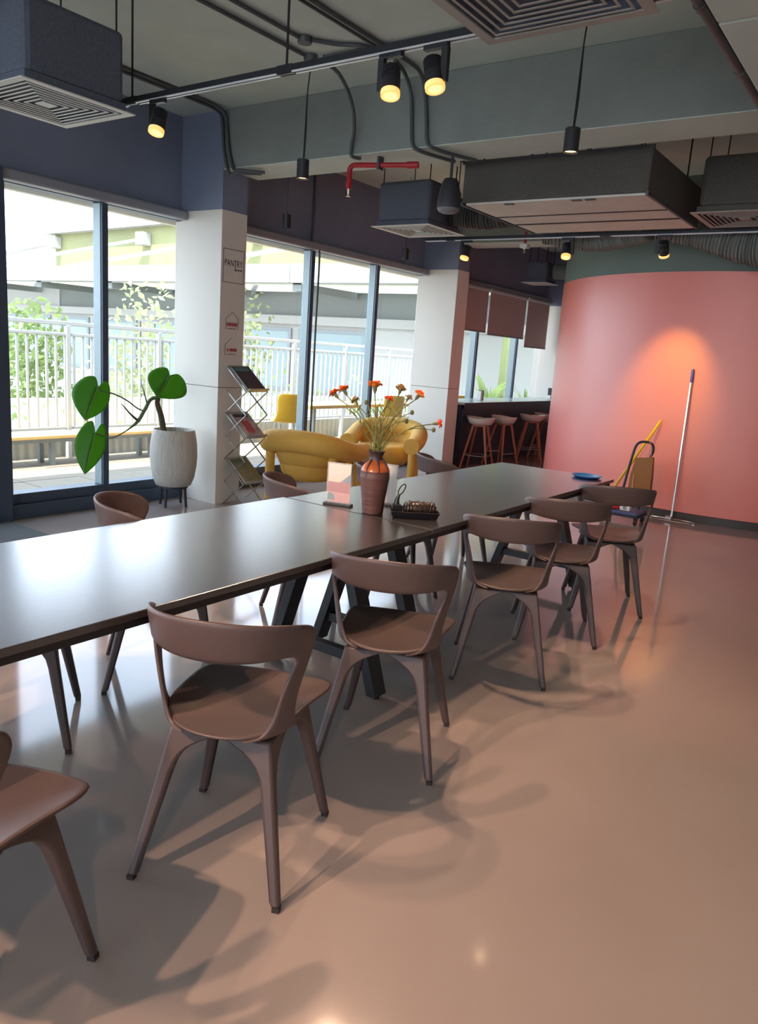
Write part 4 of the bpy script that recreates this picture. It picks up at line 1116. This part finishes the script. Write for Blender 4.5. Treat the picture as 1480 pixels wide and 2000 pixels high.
def flex(name, label, pts, r0, material, amp=0.012, ridges=60, sag=0.0):
    cv = bez(pts, 24)
    rs = [(r0[0] + (r0[1] - r0[0]) * i / (len(cv) - 1)) + amp * (0.5 + 0.5 * math.sin(i * 2.1)) + random.uniform(-amp, amp) * 0.35 for i in range(len(cv))]
    return tag(obj(name, MB().tube(cv, rs, 20), material, smooth=True, angle=70), label, 'duct', 'flexible air ducts')
flex('flexible_duct', 'dark flexible duct joining the blue grey box to the long duct', [(-3.93, 6.45, 2.78), (-3.75, 6.52, 2.76), (-3.5, 6.56, 2.75), (-3.20, 6.56, 2.76)], (0.12, 0.11), 'flex_dark')
flex('flexible_duct', 'bulging grey flexible duct at the right picture edge above the coral wall', [(-2.25, 7.22, 2.66), (-2.0, 7.30, 2.66), (-1.75, 7.32, 2.62), (-1.5, 7.32, 2.57), (-1.28, 7.30, 2.56), (-1.0, 7.25, 2.60)], (0.05, 0.22), 'flex_duct', 0.016)
flex('flexible_duct', 'crumpled grey flexible duct under the far end of the long duct', [(-3.35, 7.30, 2.70), (-3.1, 7.36, 2.67), (-2.85, 7.40, 2.64), (-2.55, 7.34, 2.67), (-2.3, 7.22, 2.70)], (0.09, 0.10), 'flex_duct', 0.014)
flex('flexible_duct', 'short grey flexible duct behind the small far diffuser', [(-4.66, 10.6, 2.74), (-4.4, 10.65, 2.74), (-4.05, 10.7, 2.74)], (0.10, 0.10), 'flex_duct', 0.01)

# boxed duct with fabric face and steel pipe at the upper right
tag(obj('boxed_duct', MB().box(-0.878, 0.6, 2.2, 3.20, 2.715, 3.29), 'ceiling_concrete', bevel=0.01), 'pale boxed duct panel nearest the camera at the upper right corner', 'duct', 'boxed ducts at the upper right')
tag(obj('boxed_duct', MB().box(-0.878, 0.6, 3.21, 5.6, 2.715, 2.832), 'ceiling_concrete', bevel=0.01), 'pale boxed duct panel running under the beam at the upper right', 'duct', 'boxed ducts at the upper right')
pp = thing('steel_pipe', 'grey steel pipe running along the boxed duct at the upper right', 'pipe', (-0.90, 3.9, 2.7))
obj('pipe', MB().tube([(-0.905, 2.0, 2.737), (-0.905, 6.6, 2.737)], 0.022, 12), 'conduit_grey', pp, smooth=True)
for y in (3.05, 3.75, 4.4):
    obj('coupling', MB().tube([(-0.905, y, 2.737), (-0.905, y + 0.05, 2.737)], 0.026, 12), 'conduit_grey', pp, smooth=True)
    obj('pipe_strap', MB().box(-0.910, -0.90, y + 0.2, y + 0.22, 2.74, 2.83), 'conduit_grey', pp)

# ------------------------------------------------------------------ lighting tracks and spots
def track(label, x0, x1, y, z, rods):
    t = thing('lighting_track', label, 'lighting track', ((x0 + x1) / 2, y, z), 0, 'ceiling lighting tracks')
    obj('track_body', MB().box(x0, x1, y - 0.018, y + 0.018, z, z + 0.032), 'track_black', t, bevel=0.002)
    for s in (-1, 1):
        obj('edge_highlight', MB().box(x0, x1, y + s * 0.014 - 0.0045, y + s * 0.014 + 0.0045, z - 0.004, z + 0.002), 'track_highlight', t)  # pale strips paint the highlights along the track's lower edges
    for x in rods:
        obj('joiner', MB().box(x - 0.05, x + 0.05, y - 0.019, y + 0.019, z - 0.004, z + 0.034), 'track_black', t)
        obj('hanger_rod', MB().tube([(x, y, z + 0.03), (x, y, 3.30)], 0.006, 6), 'cable_black', t)
    return t
track('lighting track over the left table hanging from thin rods', -4.9, -0.95, 3.0, 2.75, (-4.03, -2.83, -1.1))
track('lighting track in front of the coral wall', -4.5, 0.8, 6.95, 2.60, (-4.2, -2.6, -0.3))
track('lighting track behind the camera', -3.2, 2.0, -0.9, 2.75, (-3.0, -0.6, 1.6))

def make_spot(label, x, y, z, aim, power, size=85, side=1, blend=0.7, col=(1.0, 0.63, 0.42)):
    """track spot: adapter, driver arm and a finned head that points at aim"""
    base = Vector((x, y, z))
    t = thing('track_spotlight', label, 'spotlight', base, 0, 'spotlights on the lighting tracks')
    obj('adapter', MB().box(x - 0.06, x + 0.06, y - 0.015, y + 0.015, z - 0.024, z), 'track_black', t, bevel=0.003)
    obj('driver_arm', MB().box(x + side * 0.048 - 0.016, x + side * 0.048 + 0.016, y - 0.014, y + 0.014, z - 0.155, z - 0.02), 'lamp_black', t, bevel=0.004)
    h = Vector((x - side * 0.005, y, z - 0.115))
    d = (Vector(aim) - h).normalized()
    R = Matrix.Translation(h) @ d.to_track_quat('Z', 'Y').to_matrix().to_4x4()
    prof = [(0.020, -0.062), (0.040, -0.060)]
    for k in range(5):
        z0 = -0.056 + k * 0.010
        prof += [(0.042, z0), (0.042, z0 + 0.005), (0.037, z0 + 0.006), (0.037, z0 + 0.009)]
    prof += [(0.043, 0.0), (0.043, 0.052)]
    hd = obj('lamp_head', MB().lathe(prof, (0, 0, 0), 24, True, False).xform(R), 'lamp_black', t, smooth=True)
    obj('lamp_rim', MB().lathe([(0.043, 0.050), (0.0445, 0.060), (0.043, 0.074), (0.032, 0.074), (0.032, 0.06)], (0, 0, 0), 24, False, False).xform(R), 'lamp_ring', hd, smooth=True)
    obj('lens', MB().lathe([(0.0325, 0.066), (0.0005, 0.068)], (0, 0, 0), 24, False, True).xform(R), 'lamp_lens', hd, smooth=True)
    spot(t, R @ Vector((0, 0, 0.082)), aim, power, size, blend, 0.03, col)
    return t
make_spot('spotlight on the near track left of the tables, beside the white diffuser', -3.80, 3.0, 2.75, (-3.5, 2.1, 0.0), 40, side=-1)
make_spot('left one of the paired spotlights over the vase', -2.20, 3.0, 2.75, (-1.7, 2.4, 0.0), 55, side=-1)
make_spot('right one of the paired spotlights over the vase', -1.965, 3.0, 2.75, (-1.2, 2.6, 0.0), 60, side=1)
make_spot('spotlight on the far track next to the second column', -4.02, 6.95, 2.60, (-4.2, 6.2, 0.0), 25, side=-1)
make_spot('spotlight on the far track in the middle below the long duct', -2.95, 6.95, 2.60, (-2.6, 6.0, 0.0), 30, side=1)
make_spot('spotlight on the far track throwing orange light on the coral wall', -2.08, 6.95, 2.60, (-2.16, 8.0, 1.25), 75, size=46, side=-1, blend=1.0, col=(1.0, 0.86, 0.20))
make_spot('first spotlight on the track behind the camera', -2.05, -0.9, 2.75, (-0.9, 1.6, 0.0), 170, size=100, side=1)
make_spot('second spotlight on the track behind the camera', -1.6, -0.9, 2.75, (-0.6, 2.0, 0.0), 140, size=100, side=1)
make_spot('third spotlight on the track behind the camera', 0.4, -0.9, 2.75, (0.2, 2.0, 0.0), 45, size=110, side=1)

# ------------------------------------------------------------------ pendants
def pendant(label, x, y, z, ztop, cord, power, r=0.042, h=0.125, offs=0.0):
    t = thing('pendant_lamp', label, 'pendant lamp', (x, y, z), 0, 'cylinder pendant lamps')
    obj('shade', MB().lathe([(r - 0.006, 0.012), (r - 0.004, 0.0), (r, 0.0), (r, h - 0.004), (r - 0.004, h), (0.004, h)], (x, y, z), 24, False, True), 'lamp_black', t, smooth=True)
    obj('lens', MB().lathe([(r - 0.006, 0.010), (0.0005, 0.012)], (x, y, z), 24, False, True), 'lamp_glow' if power else 'speaker_grille', t)
    for k in range(cord):
        dx = 0.006 * k
        obj('cord', MB().tube(bez([(x + dx, y, z + h), (x + dx * 1.5 + offs * 0.15, y, z + h + (ztop - z - h) * 0.3), (x + offs * 0.4, y, z + h + (ztop - z - h) * 0.75), (x + offs, y, ztop)], 5), 0.0042 if cord > 1 else 0.0025, 6), 'cable_black', t, smooth=True)
    if power: spot(t, (x, y, z - 0.004), (x, y, 0), power, 100, 0.8, 0.03, (1.0, 0.68, 0.38))
    return t
pendant('cylinder pendant hanging in front of the beam near the red pipe', -3.79, 4.22, 2.585, 3.28, 2, 16, offs=0.03)
pendant('cylinder pendant hanging in front of the beam over the right table', -1.85, 4.25, 2.60, 3.30, 2, 30, offs=0.02)
pendant('small dark pendant above the first yellow armchair', -4.84, 5.21, 2.45, 3.30, 1, 0, 0.036, 0.12)
pendant('small dark pendant beside the second column', -4.908, 7.19, 2.45, 3.30, 1, 0, 0.036, 0.12)

# ------------------------------------------------------------------ pendant loudspeaker
SP = Vector((-3.0, 4.89, 2.44))
sp = thing('pendant_speaker', 'black bell shaped pendant loudspeaker hanging from the beam', 'speaker', SP)
obj('housing', MB().lathe([(0.081, 0.035), (0.084, 0.055), (0.083, 0.08), (0.074, 0.15), (0.060, 0.205), (0.046, 0.232), (0.01, 0.238)], SP, 28, False, True), 'speaker_black', sp, smooth=True, angle=60)
obj('grille', MB().lathe([(0.081, 0.036), (0.072, 0.018), (0.048, 0.005), (0.001, 0.0)], SP, 28, False, True), 'speaker_grille', sp, smooth=True, angle=60)
obj('stem', MB().tube([SP + Vector((0, 0, 0.235)), SP + Vector((0, 0, 0.40))], 0.011, 8), 'speaker_black', sp, smooth=True)

# ------------------------------------------------------------------ red sprinkler pipe
rs_ = thing('sprinkler_pipe', 'bright red sprinkler pipe bent down below the beam', 'pipe', (-3.8, 4.75, 2.6))
obj('pipe', MB().tube(bez([(-3.80, 4.75, 2.625), (-3.80, 4.75, 2.70), (-3.80, 4.75, 2.755), (-3.785, 4.752, 2.782), (-3.745, 4.757, 2.79), (-3.6, 4.785, 2.785), (-3.30, 4.88, 2.785)], 5), 0.019, 12), 'sprinkler_red', rs_, smooth=True)
for a, b in (((-3.80, 4.75, 2.68), (-3.80, 4.75, 2.645)), ((-3.36, 4.861, 2.785), (-3.28, 4.886, 2.785))):
    obj('coupling', MB().tube([a, b], 0.024, 12), 'sprinkler_red', rs_, smooth=True)
obj('sprinkler_head', MB().lathe([(0.004, -0.03), (0.017, -0.028), (0.017, -0.024), (0.007, -0.02), (0.009, 0.0), (0.013, 0.022), (0.013, 0.03)], (-3.80, 4.75, 2.60), 14), 'brass', rs_, smooth=True)
obj('pipe_clip', MB().box(-3.565, -3.545, 4.765, 4.825, 2.75, 2.84), 'conduit_grey', rs_)
fs = thing('ceiling_sprinkler', 'small sprinkler with a red drop pipe on the far ceiling', 'sprinkler', (-3.55, 7.3, 2.45))
obj('drop_pipe', MB().tube([(-3.55, 7.3, 2.60), (-3.55, 7.3, 3.30)], 0.014, 8), 'sprinkler_red', fs, smooth=True)
obj('escutcheon', MB().box(-3.59, -3.51, 7.26, 7.34, 2.565, 2.605), 'louver_white', fs, bevel=0.004)
obj('head', MB().lathe([(0.004, -0.045), (0.014, -0.043), (0.006, -0.02), (0.011, 0.0)], (-3.55, 7.3, 2.565), 10), 'brass', fs, smooth=True)

# ------------------------------------------------------------------ conduits on ceiling and beam
def conduit(label, pts, r=0.013, n=4):
    return tag(obj('conduit', MB().tube(bez(pts, n), r, 8), 'conduit_grey', smooth=True, angle=60), label, 'conduit', 'electrical conduits')
zc = 3.284
conduit('conduit along the ceiling, left of the pair ending at the round box', [(-3.66, 2.0, zc), (-3.66, 3.0, zc), (-3.655, 3.5, zc), (-3.65, 4.02, zc)])
conduit('conduit along the ceiling, right of the pair ending at the round box', [(-3.49, 2.0, zc), (-3.49, 3.0, zc), (-3.49, 3.6, zc), (-3.49, 3.80, zc)])
conduit('conduit along the ceiling passing left of the paired spotlights', [(-3.09, 2.0, zc), (-3.09, 3.0, zc), (-3.09, 4.08, zc), (-3.09, 4.40, zc)])
conduit('conduit beside the last one, further right on the ceiling', [(-3.14, 2.0, zc), (-3.14, 3.0, zc), (-3.14, 4.05, zc), (-3.14, 4.30, zc)], 0.010)
conduit('curved conduit linking the round box to the ceiling run', [(-3.44, 3.86, zc), (-3.34, 3.98, zc), (-3.22, 4.06, zc), (-3.15, 4.18, zc)])
conduit('conduit at the wall corner above the white diffuser, upper of two', [(-5.02, 2.2, zc), (-5.02, 3.6, zc), (-5.02, 4.3, zc), (-5.03, 4.60, 3.27), (-5.03, 4.655, 3.18), (-5.0, 4.662, 2.98), (-4.94, 4.662, 2.83), (-4.86, 4.67, 2.815), (-4.72, 4.80, 2.815)])
conduit('conduit at the wall corner above the white diffuser, lower of two', [(-5.09, 2.2, zc), (-5.09, 3.6, zc), (-5.09, 4.3, zc), (-5.085, 4.60, 3.27), (-5.085, 4.660, 3.18), (-5.06, 4.664, 2.98), (-4.99, 4.664, 2.80), (-4.90, 4.68, 2.80), (-4.78, 4.82, 2.815)])
conduit('conduit curving down the beam toward the red pipe', [(-3.62, 4.16, zc), (-3.60, 4.32, 3.26), (-3.62, 4.50, 3.14), (-3.66, 4.60, 3.0), (-3.72, 4.655, 2.90), (-3.72, 4.66, 2.83), (-3.68, 4.72, 2.822)])
conduit('left one of two conduits running down the beam face', [(-3.16, 4.35, zc), (-3.20, 4.52, 3.27), (-3.22, 4.64, 3.18), (-3.21, 4.66, 3.0), (-3.19, 4.66, 2.86), (-3.15, 4.70, 2.824), (-3.10, 4.90, 2.822), (-3.06, 5.02, 2.822)])
conduit('right one of two conduits running down the beam face', [(-3.09, 4.42, zc), (-3.10, 4.56, 3.27), (-3.11, 4.645, 3.18), (-3.09, 4.66, 3.0), (-3.07, 4.66, 2.86), (-3.02, 4.70, 2.824), (-2.96, 4.90, 2.822), (-2.90, 5.04, 2.822)])
conduit('thin conduit crossing the ceiling behind the near track', [(-3.55, 4.10, zc), (-2.6, 4.12, zc), (-1.8, 4.10, zc), (-0.9, 4.10, zc)], 0.009)
conduit('upright conduit on the dark wall between the armchairs', [(-5.585, 6.42, 3.28), (-5.585, 6.42, 3.0), (-5.585, 6.42, 2.7), (-5.585, 6.42, 2.55), (-5.53, 6.44, 2.47), (-5.51, 6.46, 2.40), (-5.51, 6.455, 1.6), (-5.51, 6.455, 0.3)], 0.011)
conduit('conduit along the ceiling behind the beam above the blue grey box, left', [(-4.05, 5.12, zc), (-4.05, 5.6, zc), (-4.02, 6.4, zc), (-4.0, 7.6, zc)])
conduit('conduit along the ceiling behind the beam above the blue grey box, right', [(-3.92, 5.12, zc), (-3.92, 5.6, zc), (-3.90, 6.4, zc), (-3.88, 7.6, zc)])
for lb, p in (('round junction box where the left ceiling conduits meet', (-3.64, 4.08, 3.262)), ('round junction box beside the paired ceiling conduits', (-3.48, 3.84, 3.262))):
    jb = tag(obj('junction_box', MB().lathe([(0.042, 0.0), (0.045, 0.004), (0.045, 0.038)], p, 16), 'conduit_grey', smooth=True), lb, 'junction box', 'round junction boxes')
